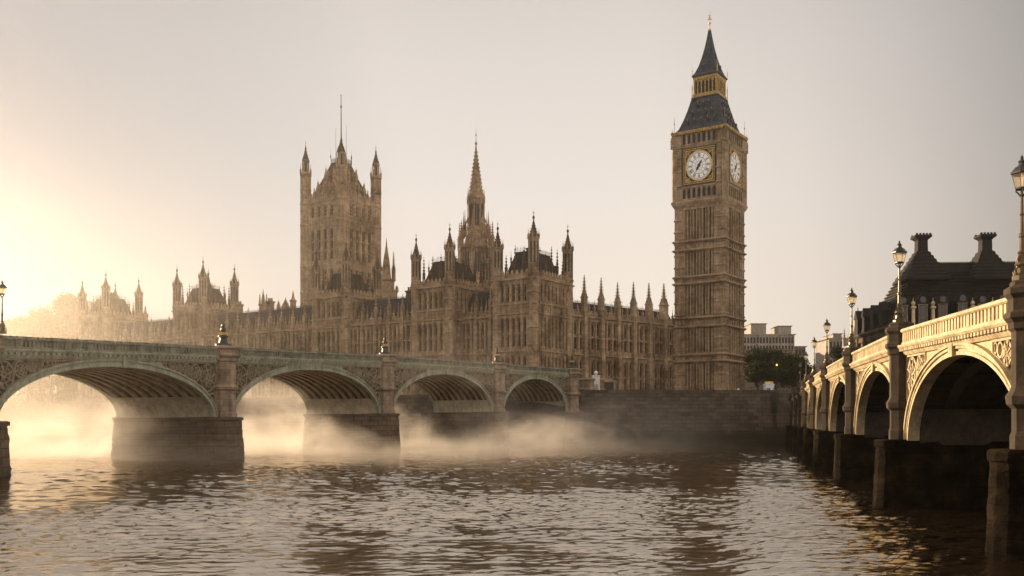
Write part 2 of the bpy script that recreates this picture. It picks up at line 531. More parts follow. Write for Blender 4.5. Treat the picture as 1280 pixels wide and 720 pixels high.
def build_water():
    az_in = np.linspace(R(-38), R(38), 1150)
    step = az_in[1] - az_in[0]
    outs = [az_in[-1]]
    k = 1.0
    while outs[-1] < R(105):
        k *= 1.06
        outs.append(outs[-1] + step * k)
    outs = np.array(outs[1:])
    az = np.concatenate([-outs[::-1], az_in, outs])
    r = [3.0]
    while r[-1] < 330:
        d = r[-1]
        r.append(d + max(0.06, d * 0.0029))
    while r[-1] < 540:
        r.append(r[-1] + 12)
    r = np.array(r)
    A, Rr = np.meshgrid(az, r)
    X = Rr * np.sin(A)
    Y = Rr * np.cos(A)
    Z = np.zeros_like(X)
    dr = np.gradient(r)[:, None]
    nw = 150
    lam = np.exp(rng.uniform(math.log(0.20), math.log(1.35), nw))
    th = rng.normal(R(-80), R(26), nw)      # heading
    slope = 0.25 * math.sqrt(2.0 / nw)
    ph = rng.uniform(0, 2 * PI, nw)
    # patches where gusts and eddies roughen the otherwise smooth surface
    def patch(scale, n, seed):
        g = np.random.default_rng(seed)
        E = np.zeros_like(X)
        for _ in range(n):
            l = scale * math.exp(g.uniform(-.5, .6)); t = g.uniform(0, 2 * PI)
            E += np.sin(2 * PI / l * (X * math.cos(t) * .55 + Y * math.sin(t)) + g.uniform(0, 6.28))
        return E / math.sqrt(n / 2.0)
    P1 = patch(2.2, 10, 3); P2 = patch(24.0, 8, 5)
    env = np.clip(0.80 + 0.24 * P1 + 0.30 * P2, 0.25, 1.8)
    for i in range(nw):
        kx = 2 * PI / lam[i]
        amp = slope / kx
        w = np.clip(lam[i] / (2.2 * dr) - 0.6, 0, 1)
        p = kx * (X * math.cos(th[i]) + Y * math.sin(th[i])) + ph[i]
        Z += w * amp * (np.sin(p) + 0.25 * np.sin(2 * p + 0.6))
    Z *= env
    swell = patch(7.0, 8, 9) * 0.014
    Z += swell
    nr, na = X.shape
    me = bpy.data.meshes.new('river_water')
    me.vertices.add(nr * na)
    me.vertices.foreach_set('co', np.stack([X, Y, Z], -1).astype(np.float32).ravel())
    i0 = (np.arange(nr - 1)[:, None] * na + np.arange(na - 1)[None, :]).ravel()
    quads = np.stack([i0, i0 + 1, i0 + 1 + na, i0 + na], -1)[:, ::-1].astype(np.int32)
    nf = len(quads)
    me.loops.add(nf * 4)
    me.loops.foreach_set('vertex_index', quads.ravel())
    me.polygons.add(nf)
    me.polygons.foreach_set('loop_start', np.arange(nf, dtype=np.int32) * 4)
    me.polygons.foreach_set('loop_total', np.full(nf, 4, dtype=np.int32))
    me.polygons.foreach_set('use_smooth', np.ones(nf, dtype=bool))
    me.update(calc_edges=True)
    m, nt, b = base_mat('river_water')
    b.inputs['Base Color'].default_value = (0.022, 0.015, 0.009, 1)
    b.inputs['Roughness'].default_value = 0.07
    b.inputs['IOR'].default_value = 3.0
    b.inputs['Specular Tint'].default_value = (1.0, 0.93, 0.83, 1)
    b.inputs['Specular IOR Level'].default_value = 1.0
    n = noise(nt, 5.0, 3, 0.6, sx=(1, 1.5, 1))
    bump(nt, b, n, 0.18, 0.03)
    me.materials.append(m)
    o = bpy.data.objects.new('river_water', me)
    COL.objects.link(o)
    o['kind'] = 'structure'
    o['label'] = 'rippling brown river under the bridges'
build_water()

U = Vector((-math.sin(R(56)), math.cos(R(56)), 0))     # along the river front, leftwards and away
V = Vector((math.cos(R(56)), math.sin(R(56)), 0))      # into the bank
PAL_ROT = R(-34)
PAL_O = Vector((-3.3, 222, GROUND))
def pal(x, y=0):
    """river-front coordinates (x to the right along the front, y inwards) to world"""
    return PAL_O - U * x + V * y

WY = 203.0            # embankment wall face
WX0 = 2.0
wl_end = Vector((WX0, WY, 0)) + U * 380
def build_land():
    B = MB()
    pts = [(520, WY + 0.6), (WX0, WY + 0.6), (wl_end.x, wl_end.y + 0.6), (wl_end.x - 60, 530), (520, 530)]
    B.add([(x, y, GROUND) for x, y in pts] , [(0, 4, 3, 2, 1)])
    structure('riverbank_ground', B, M['earth'])
    B = MB()
    B.add([(520, WY + 4, GROUND + .004), (40, WY + 4, GROUND + .004), (40, WY + 14, GROUND + .004), (520, WY + 14, GROUND + .004)], [(0, 3, 2, 1)])
    structure('embankment_road', B, M['asphalt'])
build_land()

def wall_run(name, label, p0, p1, ztop, mat, cope=True, sections=0):
    """battered river wall between two points with coping and a rail course"""
    p0 = Vector(p0); p1 = Vector(p1)
    L = (p1 - p0).length
    a = math.atan2(p1.y - p0.y, p1.x - p0.x)
    t = thing(name, label, 'wall', (p0.x, p0.y, 0), a)
    B = MB()
    n = max(2, int(L / 6))
    ring = []
    for i in range(n + 1):
        x = L * i / n
        ring.append([(x, -0.9, -2), (x, 1.4, -2), (x, 1.4, ztop - 1.25), (x, -0.12, ztop - 1.25)])
    B.loft(ring)
    mk('wall_face', B, mat, t)
    B = MB()
    B.box(0, L, -0.12, 0.45, ztop - 1.248, ztop - 0.2)
    mk('parapet', B, mat, t)
    B = MB()
    x = 0.0
    q = random.Random(label)
    while x < L:
        w = min(q.uniform(1.6, 2.4), L - x)
        d = q.uniform(-.02, .02)
        B.box(x + .01, x + w - .01, -0.19 + d, 0.55, ztop - 0.198, ztop + d)
        x += w
    mk('coping', B, mat, t)
    return t
wt = wall_run('embankment_wall', 'long dark block river wall with weed line, below the clock tower', (WX0 + 10.5, WY, 0), (66, WY, 0), GROUND + 1.1, M['wall_blocks'])
B = MB()
for x in (42.6, 43.2):
    B.box(x - .05, x + .05, -.62, -.5, 1.5, GROUND + 1.6)
for k in range(26):
    B.box(42.6, 43.2, -.6, -.54, 1.8 + k * .36, 1.86 + k * .36)
B.box(42.2, 43.6, -.46, -.1, 6.2, GROUND + .7)
mk('ladder', B, M['black'], wt)
wall_run('river_wall', 'river wall east of the right bridge, behind its arches', (66.2, WY + .3, 0), (300, WY + .3, 0), GROUND + 1.0, M['wall_blocks'])
wall_run('terrace_wall', 'misty terrace river wall running along below the palace front', (wl_end.x, wl_end.y, 0), (WX0 + 9.0, WY - 4.4, 0), GROUND + 0.6, M['wall_blocks'])

# ------------------------------------------------------------------ gothic pieces
WIN_CACHE = {}
def window_meshes(w, h, lights, transoms, fm='stone'):
    key = (round(w, 2), round(h, 2), lights, transoms, fm)
    if key in WIN_CACHE:
        return WIN_CACHE[key]
    B = MB()
    j = min(0.16, w * 0.1)
    B.box(-w / 2, -w / 2 + j, -0.3, 0, 0, h)
    B.box(w / 2 - j, w / 2, -0.3, 0, 0, h)
    B.box(-w / 2 + j, w / 2 - j, -0.3, 0, h - j, h)
    B.box(-w / 2 - .03, w / 2 + .03, -0.4, 0, -0.14, 0.1)
    lw = (w - 2 * j) / lights
    mw = 0.13
    for i in range(1, lights):
        x = -w / 2 + j + lw * i
        B.box(x - mw / 2, x + mw / 2, -0.26, 0, 0.1, h - j)
    tops = [h - j]
    for k in range(1, transoms + 1):
        z = h * k / (transoms + 1)
        B.box(-w / 2 + j, w / 2 - j, -0.22, 0, z - 0.1, z + 0.1)
        tops.append(z - 0.1)
    for i in range(lights):                     # cusped heads of each light
        x0 = -w / 2 + j + lw * i + (mw / 2 if i else 0)
        x1 = -w / 2 + j + lw * (i + 1) - (mw / 2 if i < lights - 1 else 0)
        xm = (x0 + x1) / 2
        hh = min(lw * 0.9, 0.7)
        for zt in tops:
            B.prism([(x0, zt - hh), (x0 + (xm - x0) * 0.55, zt - hh * 0.3), (xm, zt), (x0, zt)], -0.2, -0.02)
            B.prism([(x1, zt - hh), (x1, zt), (xm, zt), (x1 + (xm - x1) * 0.55, zt - hh * 0.3)], -0.2, -0.02)
    me = bpy.data.meshes.new('window')
    me.from_pydata(B.v, [], B.f)
    me.materials.append(M[fm])
    P = bpy.data.meshes.new('pane')
    P.from_pydata([(-w / 2 + j, -0.03, 0.05), (w / 2 - j, -0.03, 0.05), (w / 2 - j, -0.03, h - j), (-w / 2 + j, -0.03, h - j)], [], [(0, 1, 2, 3)])
    P.materials.append(M['glass'])
    WIN_CACHE[key] = (me, P)
    return WIN_CACHE[key]

def put_window(parent, T, w, h, lights, transoms, fm='stone'):
    me, P = window_meshes(w, h, lights, transoms, fm)
    loc = T.to_translation()
    rz = T.to_euler().z
    o = inst('window', me, parent, loc, rz)
    inst('pane', P, o, (0, 0, 0))
    return o

def facade(B, T, L, z0, z1, bays, storeys, parent, pier_w=1.0, proud=0.75, lights=3, transoms=1, fm='stone', ribs=True, s0=0.0):
    """panelled wall: piers and spandrels stand proud of the body, windows sit in the recesses"""
    B.T = T
    bw = (L - 2 * s0) / bays
    for i in range(bays + 1):
        c = s0 + bw * i
        a, b2 = max(0, c - pier_w / 2), min(L, c + pier_w / 2)
        B.box(a, b2, -proud, 0.05, z0 - .02, z1 + .02)
        B.box(c - 0.14, c + 0.14, -proud - 0.14, -proud + .01, z0, z1)
    z = z0
    for (a, b2) in list(storeys) + [(z1, None)]:
        if a - z > 0.05:
            B.box(0.02, L - 0.02, -proud + 0.1, 0.05, z, a)
            if ribs and a - z > 0.5:
                n = int((L) / 0.62)
                for k in range(1, n):
                    x = L * k / n
                    B.box(x - 0.07, x + 0.07, -proud + 0.0, -proud + 0.11, z + 0.1, a - 0.1)
        z = b2
    B.T = None
    for (a, b2) in storeys:
        for i in range(bays):
            c = s0 + bw * (i + 0.5)
            put_window(parent, T @ Matrix.Translation((c, -0.06, a)), bw - pier_w, b2 - a, lights, transoms, fm)

def pinnacle(B, cx, cy, z0, w, h, crockets=True):
    """square shaft with gablets, a crocketed spirelet and a finial"""
    hs = h * 0.38
    B.sq(cx, cy, [(w * 0.5, z0), (w * 0.5, z0 + hs), (w * 0.62, z0 + hs + 0.02), (w * 0.62, z0 + hs + 0.16), (w * 0.42, z0 + hs + 0.3)])
    for ang in range(4):
        Tm = TR(cx, cy, 0, ang * PI / 2)
        old = B.T
        B.T = Tm if old is None else old @ Tm
        B.prism([(-w * 0.5, z0 + hs), (w * 0.5, z0 + hs), (0, z0 + hs + w * 1.1)], -w * 0.56, -w * 0.3)
        B.T = old
    zt = z0 + h * 0.93
    B.lathe(8, cx, cy, [(w * 0.44, z0 + hs + 0.2), (w * 0.26, z0 + hs + (zt - z0 - hs) * 0.45), (w * 0.06, zt), (w * 0.15, zt + 0.05), (w * 0.15, zt + 0.2), (0.03, zt + 0.3), (0.02, z0 + h)])
    if crockets:
        n = max(3, int(h * 0.5 / 0.75))
        for k in range(n):
            f = (k + 0.6) / (n + 0.4)
            z = z0 + hs + 0.3 + (zt - z0 - hs - 0.3) * f
            r = w * (0.44 * (1 - f) + 0.08)
            for q in range(4):
                a = q * PI / 2 + PI / 4
                B.box(cx + r * math.cos(a) - 0.09, cx + r * math.cos(a) + 0.09, cy + r * math.sin(a) - 0.09, cy + r * math.sin(a) + 0.09, z, z + 0.25)

def turret(parent, cx, cy, z0, zpar, zcap, ztip, r, mat, slit=True):
    """octagonal corner turret: shaft, open lantern stage, crocketed cap with finial"""
    B = MB()
    prof = [(r * 1.12, z0)]
    z = z0
    step = (zpar - z0) / max(1, round((zpar - z0) / 4.2))
    while z + step <= zpar + .01:
        z += step
        prof += [(r * 1.12, z - 0.35), (r * 1.26, z - 0.25), (r * 1.26, z - 0.05), (r * 1.12, z)]
    prof += [(r * 1.3, zpar + 0.05), (r * 1.3, zpar + 0.35), (r, zpar + 0.5), (r, zcap - 0.4), (r * 1.22, zcap - 0.2), (r * 1.22, zcap)]
    B.lathe(8, cx, cy, prof)
    for k in range(8):                          # shafts on the angles and blind panels
        a = PI / 8 + k * PI / 4
        x, y = cx + r * 1.02 * math.cos(a), cy + r * 1.02 * math.sin(a)
        B.box(x - 0.1, x + 0.1, y - 0.1, y + 0.1, zpar + 0.4, zcap - 0.1)
        pinnacle(B, cx + r * 1.15 * math.cos(a), cy + r * 1.15 * math.sin(a), zcap - 0.3, 0.26, (ztip - zcap) * 0.33, False)
    o = mk('turret', B, M[mat], parent)
    if slit:
        S = MB()
        for k in range(8):
            a = k * PI / 4
            S.T = TR(cx, cy, 0, a)
            ap = r * math.cos(PI / 8)
            S.box(ap - 0.05, ap + 0.012, -r * 0.17, r * 0.17, zpar + (zcap - zpar) * 0.30, zcap - 0.9)
        S.T = None
        mk('slit', S, M['glass'], o)
    C = MB()
    h = ztip - zcap
    C.lathe(8, cx, cy, [(r * 1.0, zcap - 0.02), (r * 0.86, zcap + h * 0.12), (r * 0.52, zcap + h * 0.28), (r * 0.22, zcap + h * 0.52),
                        (r * 0.1, zcap + h * 0.66), (r * 0.26, zcap + h * 0.69), (r * 0.26, zcap + h * 0.74), (r * 0.08, zcap + h * 0.79), (0.05, zcap + h * 0.82), (0.02, ztip)])
    C.box(cx - .22, cx + .22, cy - .04, cy + .04, zcap + h * 0.88, zcap + h * 0.9)
    for kk in range(5):
        f = 0.1 + 0.1 * kk
        rr = r * (0.95 - 1.55 * f)
        if rr < 0.1: continue
        for q in range(8):
            a = PI / 8 + q * PI / 4
            C.box(cx + rr * math.cos(a) - .09, cx + rr * math.cos(a) + .09, cy + rr * math.sin(a) - .09, cy + rr * math.sin(a) + .09, zcap + h * f, zcap + h * f + .25)
    mk('turret_cap', C, M['stone_dark' if mat != 'stone_dark' else mat], o)
    return o

def crenels(B, x0, x1, y0, y1, z, h=0.8, step=1.3, th=0.3):
    """pierced parapet with merlons round a rectangle"""
    for (ax, ay, bx, by) in ((x0, y0, x1, y0), (x1, y0, x1, y1), (x1, y1, x0, y1), (x0, y1, x0, y0)):
        L = math.hypot(bx - ax, by - ay)
        B.T = TR(ax, ay, 0, math.atan2(by - ay, bx - ax))
        n = max(2, int(L / step))
        for k in range(n):
            s = L * (k + 0.5) / n
            B.box(s - step * 0.3, s + step * 0.3, -0.02, th, z, z + h)
            B.prism([(s - step * 0.3, z + h), (s + step * 0.3, z + h), (s, z + h + 0.45)], 0.02, th - .02)
        B.T = None

def roof_spikes(B, x0, x1, y0, y1, z, n, h, seed):
    rr = random.Random(seed)
    for k in range(n):
        x = x0 + (x1 - x0) * (k + 0.5) / n
        for y in (y0, y1):
            pinnacle(B, x + rr.uniform(-.2, .2), y, z - 0.2, rr.uniform(0.35, 0.6), h * rr.uniform(0.7, 1.15), False)

# ------------------------------------------------------------------ palace pavilions
def pavilion(label, x0, x1, depth, seed, rise=0.0, mat='stone'):
    t = thing('palace_pavilion', label, 'building', pal((x0 + x1) / 2, 0), PAL_ROT, 'turreted pavilions of the palace')
    w = x1 - x0
    X0, X1, Y0, Y1 = -w / 2, w / 2, 0.0, depth
    zc = 26.8 + rise
    B = MB()
    B.box(X0, X1, Y0, Y1, -0.5, zc)
    st = [(2.0, 9.2), (11.4, 18.0), (21.7, zc - 1.2)]
    facade(B, TR(X0, Y0), w, 0, zc - .3, 5, st, t, 0.72, 0.9, 1, 1, mat, s0=1.1)
    facade(B, TR(X1, Y0, 0, PI / 2), depth, 0, zc - .31, max(5, round((depth - 2.2) / 1.65)), st, t, 0.72, 0.9, 1, 1, mat, s0=1.1)
    mk('wall', B, M[mat], t)
    S = MB()
    for z in (10.2, 18.7, 20.9):
        S.rect(X0, X1, Y0, Y1, [(0.1, z - .3), (0.95, z), (1.12, z + .12), (1.12, z + .34), (0.1, z + .75)])
    S.rect(X0, X1, Y0, Y1, [(0.1, zc - .9), (0.8, zc - .45), (1.2, zc - .1), (1.2, zc + .15), (0.4, zc + .3)])
    mk('string_course', S, M[mat], t)
    P = MB()
    P.rect(X0, X1, Y0, Y1, [(0.35, zc + .2), (0.35, zc + 1.1), (0.45, zc + 1.12), (0.45, zc + 1.3)])
    crenels(P, X0 - .4, X1 + .4, Y0 - .4, Y1 + .4, zc + 1.3, 0.55, 1.2)
    mk('parapet', P, M[mat], t)
    # steep dark roof with dormers and cresting
    Rf = MB()
    i = 1.5
    zr = zc + 6.9
    Rf.loft([[(X0 + i - o, Y0 + i - o, z), (X1 - i + o, Y0 + i - o, z), (X1 - i + o, Y1 - i + o, z), (X0 + i - o, Y1 - i + o, z)]
             for o, z in ((0.4, zc + .8), (-1.5, zr - .3), (-1.5, zr))])
    ro = mk('roof', Rf, M['slate'], t)
    C = MB()
    rr = random.Random(seed)
    x = X0 + i + 1.3
    while x < X1 - i - 1.2:
        C.box(x - .03, x + .03, Y0 + i + 1.35, Y0 + i + 1.42, zr - .1, zr + rr.uniform(.7, 1.3))
        x += 0.4
    y = Y0 + i + 1.3
    while y < Y1 - i - 1.2:
        C.box(X1 - i - 1.42, X1 - i - 1.35, y - .03, y + .03, zr - .1, zr + rr.uniform(.7, 1.3))
        y += 0.4
    mk('cresting', C, M['black'], ro)
    for (n, face) in ((2, 0), (3, 1)):
        for k in range(n):
            D = MB()
            L = w if face == 0 else depth
            s = L * (k + 1) / (n + 1)
            D.T = TR(X0, Y0 + 1.1) if face == 0 else TR(X1 - 1.1, Y0, 0, PI / 2)
            D.box(s - .45, s + .45, -0.4, 1.5, zc + .5, zc + 2.6)
            D.prism([(s - .55, zc + 2.6), (s + .55, zc + 2.6), (s, zc + 4.4)], -0.45, 1.6)
            D.T = None
            pinnacle(D, *(D_xy(face, X0, X1, Y0, s)), zc + 4.0, 0.28, 2.6, False)
            mk('dormer', D, M['stone_dark'], ro)
    for (n, face) in ((3, 0), (5, 1)):
        for k in range(n):
            L = w if face == 0 else depth
            s = 1.2 + (L - 2.4) * (k + .5) / n
            Q = MB()
            xy = (X0 + s, Y0 - .1) if face == 0 else (X1 + .1, Y0 + s)
            pinnacle(Q, xy[0], xy[1], zc + .8, 0.5, rr.uniform(5.0, 7.6), True)
            mk('pinnacle', Q, M['stone_dark'], t)
    ch = MB()
    cxx, cyy = X0 + w * 0.35, Y0 + depth * 0.62
    ch.box(cxx - .8, cxx + .8, cyy - 1.2, cyy + 1.2, zc + 3, zr + 1.6)
    ch.rect(cxx - .8, cxx + .8, cyy - 1.2, cyy + 1.2, [(0, zr + 1.3), (.2, zr + 1.5), (.2, zr + 1.8)])
    for q in (-.8, 0, .8):
        ch.lathe(8, cxx, cyy + q, [(.28, zr + 1.7), (.22, zr + 2.6), (.3, zr + 2.7)])
    mk('chimney', ch, M['stone_dark'], t)
    tp = 41.6 + rise
    for (cx, cy, dz) in ((X0, Y0, -.8), (X1, Y0, 0.6), (X1, Y1, 0), (X0, Y1, -.4)):
        turret(t, cx, cy, 0, zc + 1.0, 35.3 + rise + dz, tp + dz, 1.1, mat)
    return t

def D_xy(face, X0, X1, Y0, s):
    return (X0 + s, Y0 + .65) if face == 0 else (X1 - .65, Y0 + s)

pavilion('nearest palace pavilion with tall corner turrets, joined to the pinnacled north wing', -9.6 + 9.6, 9.85, 15.1, 1)
pavilion('dark palace pavilion directly in front of the slender central spire', -24.4, -14.0, 15.0, 2)
pavilion('palace pavilion with dark roof rising in front of the great square tower', -58.7, -47.9, 12.0, 3, 0.0)
pavilion('hazy pavilion with three turrets midway along the palace, left of the great square tower', -117.0, -105.0, 11.5, 4, 0.6)
pavilion('farthest pavilion at the hazy left end of the palace beside the trees', -166, -153.0, 12.0, 5, 1.0)

# ------------------------------------------------------------------ palace wings
def wing(label, T0, rz, L, depth, bays, z_str, seed, roof_top=25.8, tip=26.6, pin_w=0.85, mat='stone', butt=0.6, tall=None, chim=0, pin_extra=None):
    t = thing('palace_wing', label, 'building', T0, rz, 'wings of the palace')
    B = MB()
    B.box(0, L, 0, depth, -0.5, z_str + .2)
    st = [(1.8, 9.3), (11.7, z_str - .8)]
    facade(B, TR(0, 0), L, 0, z_str - .1, bays * 3, st, t, 0.62, 0.8, 1, 1, mat)
    mk('wall', B, M[mat], t)
    S = MB()
    for z in (10.2, z_str):
        S.loft([[(x, y, zz) for y, zz in ((0.02, z - .3), (-.95, z), (-1.1, z + .12), (-1.1, z + .32), (-.3, z + .65), (0.02, z + .56))] for x in (-.05, L + .05)])
    S.box(0, L, -.85, 0, (z_str + 10) / 2 - .1, (z_str + 10) / 2 + .12)
    mk('string_course', S, M[mat], t)
    P = MB()
    P.box(0, L, -.35, 0.1, z_str + .3, z_str + 1.4)
    n = int(L / 0.9)
    for k in range(n):
        x = L * (k + .5) / n
        P.box(x - .22, x + .22, -.4, .06, z_str + 1.38, z_str + 1.95)
        P.box(x - .08, x + .08, -.44, -.34, z_str + .6, z_str + 1.3)
    mk('parapet', P, M[mat], t)
    Rf = MB()
    Rf.prism([(0.6, z_str + .5), (depth - .6, z_str + .5), (depth - 2.5, roof_top), (3.2, roof_top)], 0, 1)
    # prism is in (x,z) along y; turn it so the ridge runs along the wing
    Rf.v = [(p[1] * L, p[0], p[2]) for p in Rf.v]
    Rf.f = [tuple(reversed(f)) for f in Rf.f]
    ro = mk('roof', Rf, M['slate'], t)
    C = MB()
    x = 0.3
    rr = random.Random(seed)
    while x < L:
        C.box(x - .035, x + .035, 3.2, 3.28, roof_top - .05, roof_top + .55)
        x += .45
    C.box(0, L, 3.21, 3.27, roof_top + .2, roof_top + .27)
    mk('cresting', C, M['black'], ro)
    for i in range(bays + 1):
        x = L * i / bays
        Bt = MB()
        d = butt
        Bt.box(x - .62, x + .62, -d - .5, 0, -.5, 9.8)
        Bt.loft([[(x - .62, -d - .5, 9.8), (x + .62, -d - .5, 9.8), (x + .62, 0, 9.8), (x - .62, 0, 9.8)],
                 [(x - .55, -d - .3, 10.9), (x + .55, -d - .3, 10.9), (x + .55, 0, 10.9), (x - .55, 0, 10.9)]])
        Bt.box(x - .55, x + .55, -d - .3, 0, 10.9, z_str + 1.5)
        for zz in np.arange(2.5, z_str, 2.3):
            Bt.prism([(x - .5, zz), (x + .5, zz), (x, zz + .9)], -d - .62 if zz < 9 else -d - .42, -d)
        mk('buttress', Bt, M[mat], t)
        Pn = MB()
        h = tip - (z_str + 1.4) + rr.uniform(-.5, .5)
        ww = pin_w
        if pin_extra and i in pin_extra:
            h += pin_extra[i][0]; ww += pin_extra[i][1]
        pinnacle(Pn, x, -d * .5 - .05, z_str + 1.4, ww, h)
        mk('pinnacle', Pn, M['stone_dark' if mat == 'stone_dark' else mat], t)
    for i in range(bays):
        for f in (1 / 3, 2 / 3):
            Q = MB()
            pinnacle(Q, L * (i + f) / bays, -.25, z_str + 1.2, .42, 3.1 + rr.uniform(-.4, .9), False)
            mk('pinnacle', Q, M[mat], t)
    for k in range(chim):
        ch = MB()
        x = L * (k + .5 + rr.uniform(-.2, .2)) / chim
        h = rr.uniform(2.2, 4.4)
        if rr.random() < .5:
            ch.lathe(8, x, depth * .6, [(.9, roof_top - 3), (.9, roof_top + h), (1.1, roof_top + h + .2), (1.1, roof_top + h + .5), (.5, roof_top + h + 1.0), (.06, roof_top + h + 3.4)])
        else:
            ch.box(x - 1.1, x + 1.1, depth * .6 - .6, depth * .6 + .6, roof_top - 3, roof_top + h)
            ch.rect(x - 1.1, x + 1.1, depth * .6 - .6, depth * .6 + .6, [(0, roof_top + h - .2), (.2, roof_top + h), (.2, roof_top + h + .3)])
            for q in (-.7, 0, .7):
                ch.lathe(6, x + q, depth * .6, [(.25, roof_top + h), (.22, roof_top + h + 1.2), (.3, roof_top + h + 1.25)])
        mk('chimney', ch, M[mat], t)
    return t

wing('short recessed palace wing between the two nearest pavilions', pal(-13.3, 4.5), PAL_ROT, 12.6, 12, 3, 18.9, 21)
wing('slate roofed palace wing between the central spire pavilion and the great square tower', pal(-47.2, 1.2), PAL_ROT, 22.2, 14, 5, 18.9, 22, chim=1)
wing('long slate roofed palace wing left of the great square tower', pal(-104.4, 1.2), PAL_ROT, 45, 14, 10, 18.9, 23, chim=4)
wing('hazy far palace wing between the two leftmost pavilions', pal(-152.4, 1.2), PAL_ROT, 34.8, 14, 8, 18.9, 24, chim=2)

NW0 = Vector((12.6, 228.2, GROUND))
NW1 = Vector((43.6, 254.4, GROUND))
nwd = NW1 - NW0
wing('pinnacled north wing running back from the nearest pavilion to the clock tower', NW0, math.atan2(nwd.y, nwd.x), nwd.length, 13, 7, 19.4, 25,
     roof_top=23.6, tip=29.6, pin_w=1.2, butt=1.1, pin_extra={5: (0.6, .15), 6: (1.6, .5), 7: (-4.5, -.5)})

# ------------------------------------------------------------------ clock tower
def clock_tower():
    a = 7.25
    cor = Vector((54.2, 245, GROUND))
    c = cor + U * (a * .93) + V * (a * .93)
    t = thing('clock_tower', 'tall gothic clock tower with gilded white dial and pointed iron roof', 'tower', c, PAL_ROT)
    st = 'tower_stone'
    B = MB()
    B.box(-a + 1.1, a - 1.1, -a + 1.1, a - 1.1, -.5, 51.5)
    lv = [0, 9.9, 11.7, 18.9, 21.4, 30.2, 31.9, 38.9, 41.4, 50.3]
    strs = [9.9, 11.6, 18.9, 21.2, 30.2, 31.9, 38.9, 41.2]
    L = 2 * a
    for (x, y, rz) in ((-a, -a, 0), (a, -a, PI / 2), (a, a, PI), (-a, a, -PI / 2)):
        B.T = TR(x, y, 0, rz)
        # ribs of the panelled face
        n = 10
        for k in range(n + 1):
            s = 2.75 + (L - 5.5) * k / n
            B.box(s - .19, s + .19, .1 if k % 2 else -.12, 1.15, -.3, 50.2)
        for k in range(n):
            s = 2.75 + (L - 5.5) * (k + .5) / n
            if k not in (1, 3, 6, 8):
                B.box(s - .3, s + .3, .55, 1.15, -.3, 50.1)
                for z in np.arange(1.5, 50, 1.9):
                    B.prism([(s - .3, z), (s + .3, z), (s, z + .7)], .3, .6)
        for (z0, z1) in zip(lv[1::2], lv[2::2]):
            B.box(2.4, L - 2.4, .22, 1.14, z0, z1)
        B.box(2.4, L - 2.4, .0, 1.14, -.3, 2.0)
    B.T = None
    for (x, y) in ((-a, -a), (a, -a), (a, a), (-a, a)):
        sx, sy = (1 if x < 0 else -1), (1 if y < 0 else -1)
        x0, x1 = sorted((x - sx * .2, x + sx * 2.6))
        y0, y1 = sorted((y - sy * .2, y + sy * 2.6))
        B.box(x0, x1, y0, y1, -.4, 51.2)
        B.box(x0 - .12, x1 + .12, y0 - .12, y1 + .12, -.4, 4.0)
        for f in range(2):
            for u in (.5, 1.4, 2.3):
                # shafts on both outer faces of the clasping corner
                px = x - sx * .2 + sx * u
                py = y - sy * .2 + sy * u
                if f == 0:
                    yy = y - sy * .2
                    B.box(px - .13, px + .13, min(yy, yy - sy * .16), max(yy, yy - sy * .16), -.3, 51.0)
                else:
                    xx = x - sx * .2
                    B.box(min(xx, xx - sx * .16), max(xx, xx - sx * .16), py - .13, py + .13, -.3, 51.0)
        for z in np.arange(3.5, 50, 3.1):
            B.rect(x0, x1, y0, y1, [(0, z - .2), (.2, z), (.22, z + .15), (0, z + .5)])
    mk('shaft', B, M[st], t)
    S = MB()
    for z in strs:
        S.rect(-a, a, -a, a, [(.1, z - .35), (.62, z - .05), (.75, z + .05), (.75, z + .3), (.15, z + .6)])
    mk('string_course', S, M[st], t)
    for (x, y, rz) in ((-a, -a, 0), (a, -a, PI / 2)):
        for k in (1, 3, 6, 8):
            s = 2.75 + (L - 5.5) * (k + .5) / 10
            for (z0, z1) in ((2.3, 9.3), (12.4, 18.2), (22, 29.5), (32.6, 38.2), (42, 49.4)):
                put_window(t, TR(x, y, 0, rz) @ Matrix.Translation((s, 1.05, z0)), .62, z1 - z0, 1, 2, st)
    # clock stage
    b = 7.75
    K = MB()
    K.rect(-a, a, -a, a, [(.1, 49.6), (.25, 50.2), (.75, 51.0), (.95, 51.5), (.95, 51.9), (.5, 52.1)])
    mk('corbel_table', K, M[st], t)
    B = MB()
    B.box(-b + .35, b - .35, -b + .35, b - .35, 51.6, 69.8)
    for (x, y) in ((-b, -b), (b, -b), (b, b), (-b, b)):
        sx, sy = (1 if x < 0 else -1), (1 if y < 0 else -1)
        x0, x1 = sorted((x, x + sx * 2.55))
        y0, y1 = sorted((y, y + sy * 2.55))
        B.box(x0, x1, y0, y1, 51.7, 69.4)
        B.lathe(8, x + sx * .5, y + sy * .5, [(1.0, 51.8), (1.0, 66.2), (1.2, 66.4), (1.2, 66.8), (.9, 67.0), (.9, 69.0)])
        for z in (55.8, 59.5, 63.2, 65.9):
            B.rect(x0, x1, y0, y1, [(0, z - .25), (.25, z), (.25, z + .2), (0, z + .45)])
    for (x, y, rz) in ((-b, -b, 0), (b, -b, PI / 2), (b, b, PI), (-b, b, -PI / 2)):
        B.T = TR(x, y, 0, rz)
        LL = 2 * b
        for k in range(8):
            s = 2.55 + (LL - 5.1) * k / 7
            B.box(s - .28, s + .28, .02, .4, 52.2, 55.3)
            B.box(s - .3, s + .3, .0, .4, 66.6, 69.4)
        B.box(2.4, LL - 2.4, .05, .4, 55.2, 56.0)
        B.box(2.4, LL - 2.4, .03, .4, 65.5, 66.7)
        B.box(2.4, LL - 2.4, .06, .4, 51.9, 52.5)
        for k in range(14):
            s = 2.7 + (LL - 5.4) * (k + .5) / 14
            B.prism([(s - .3, 65.6), (s + .3, 65.6), (s, 66.9)], -.12, .1)
    B.T = None
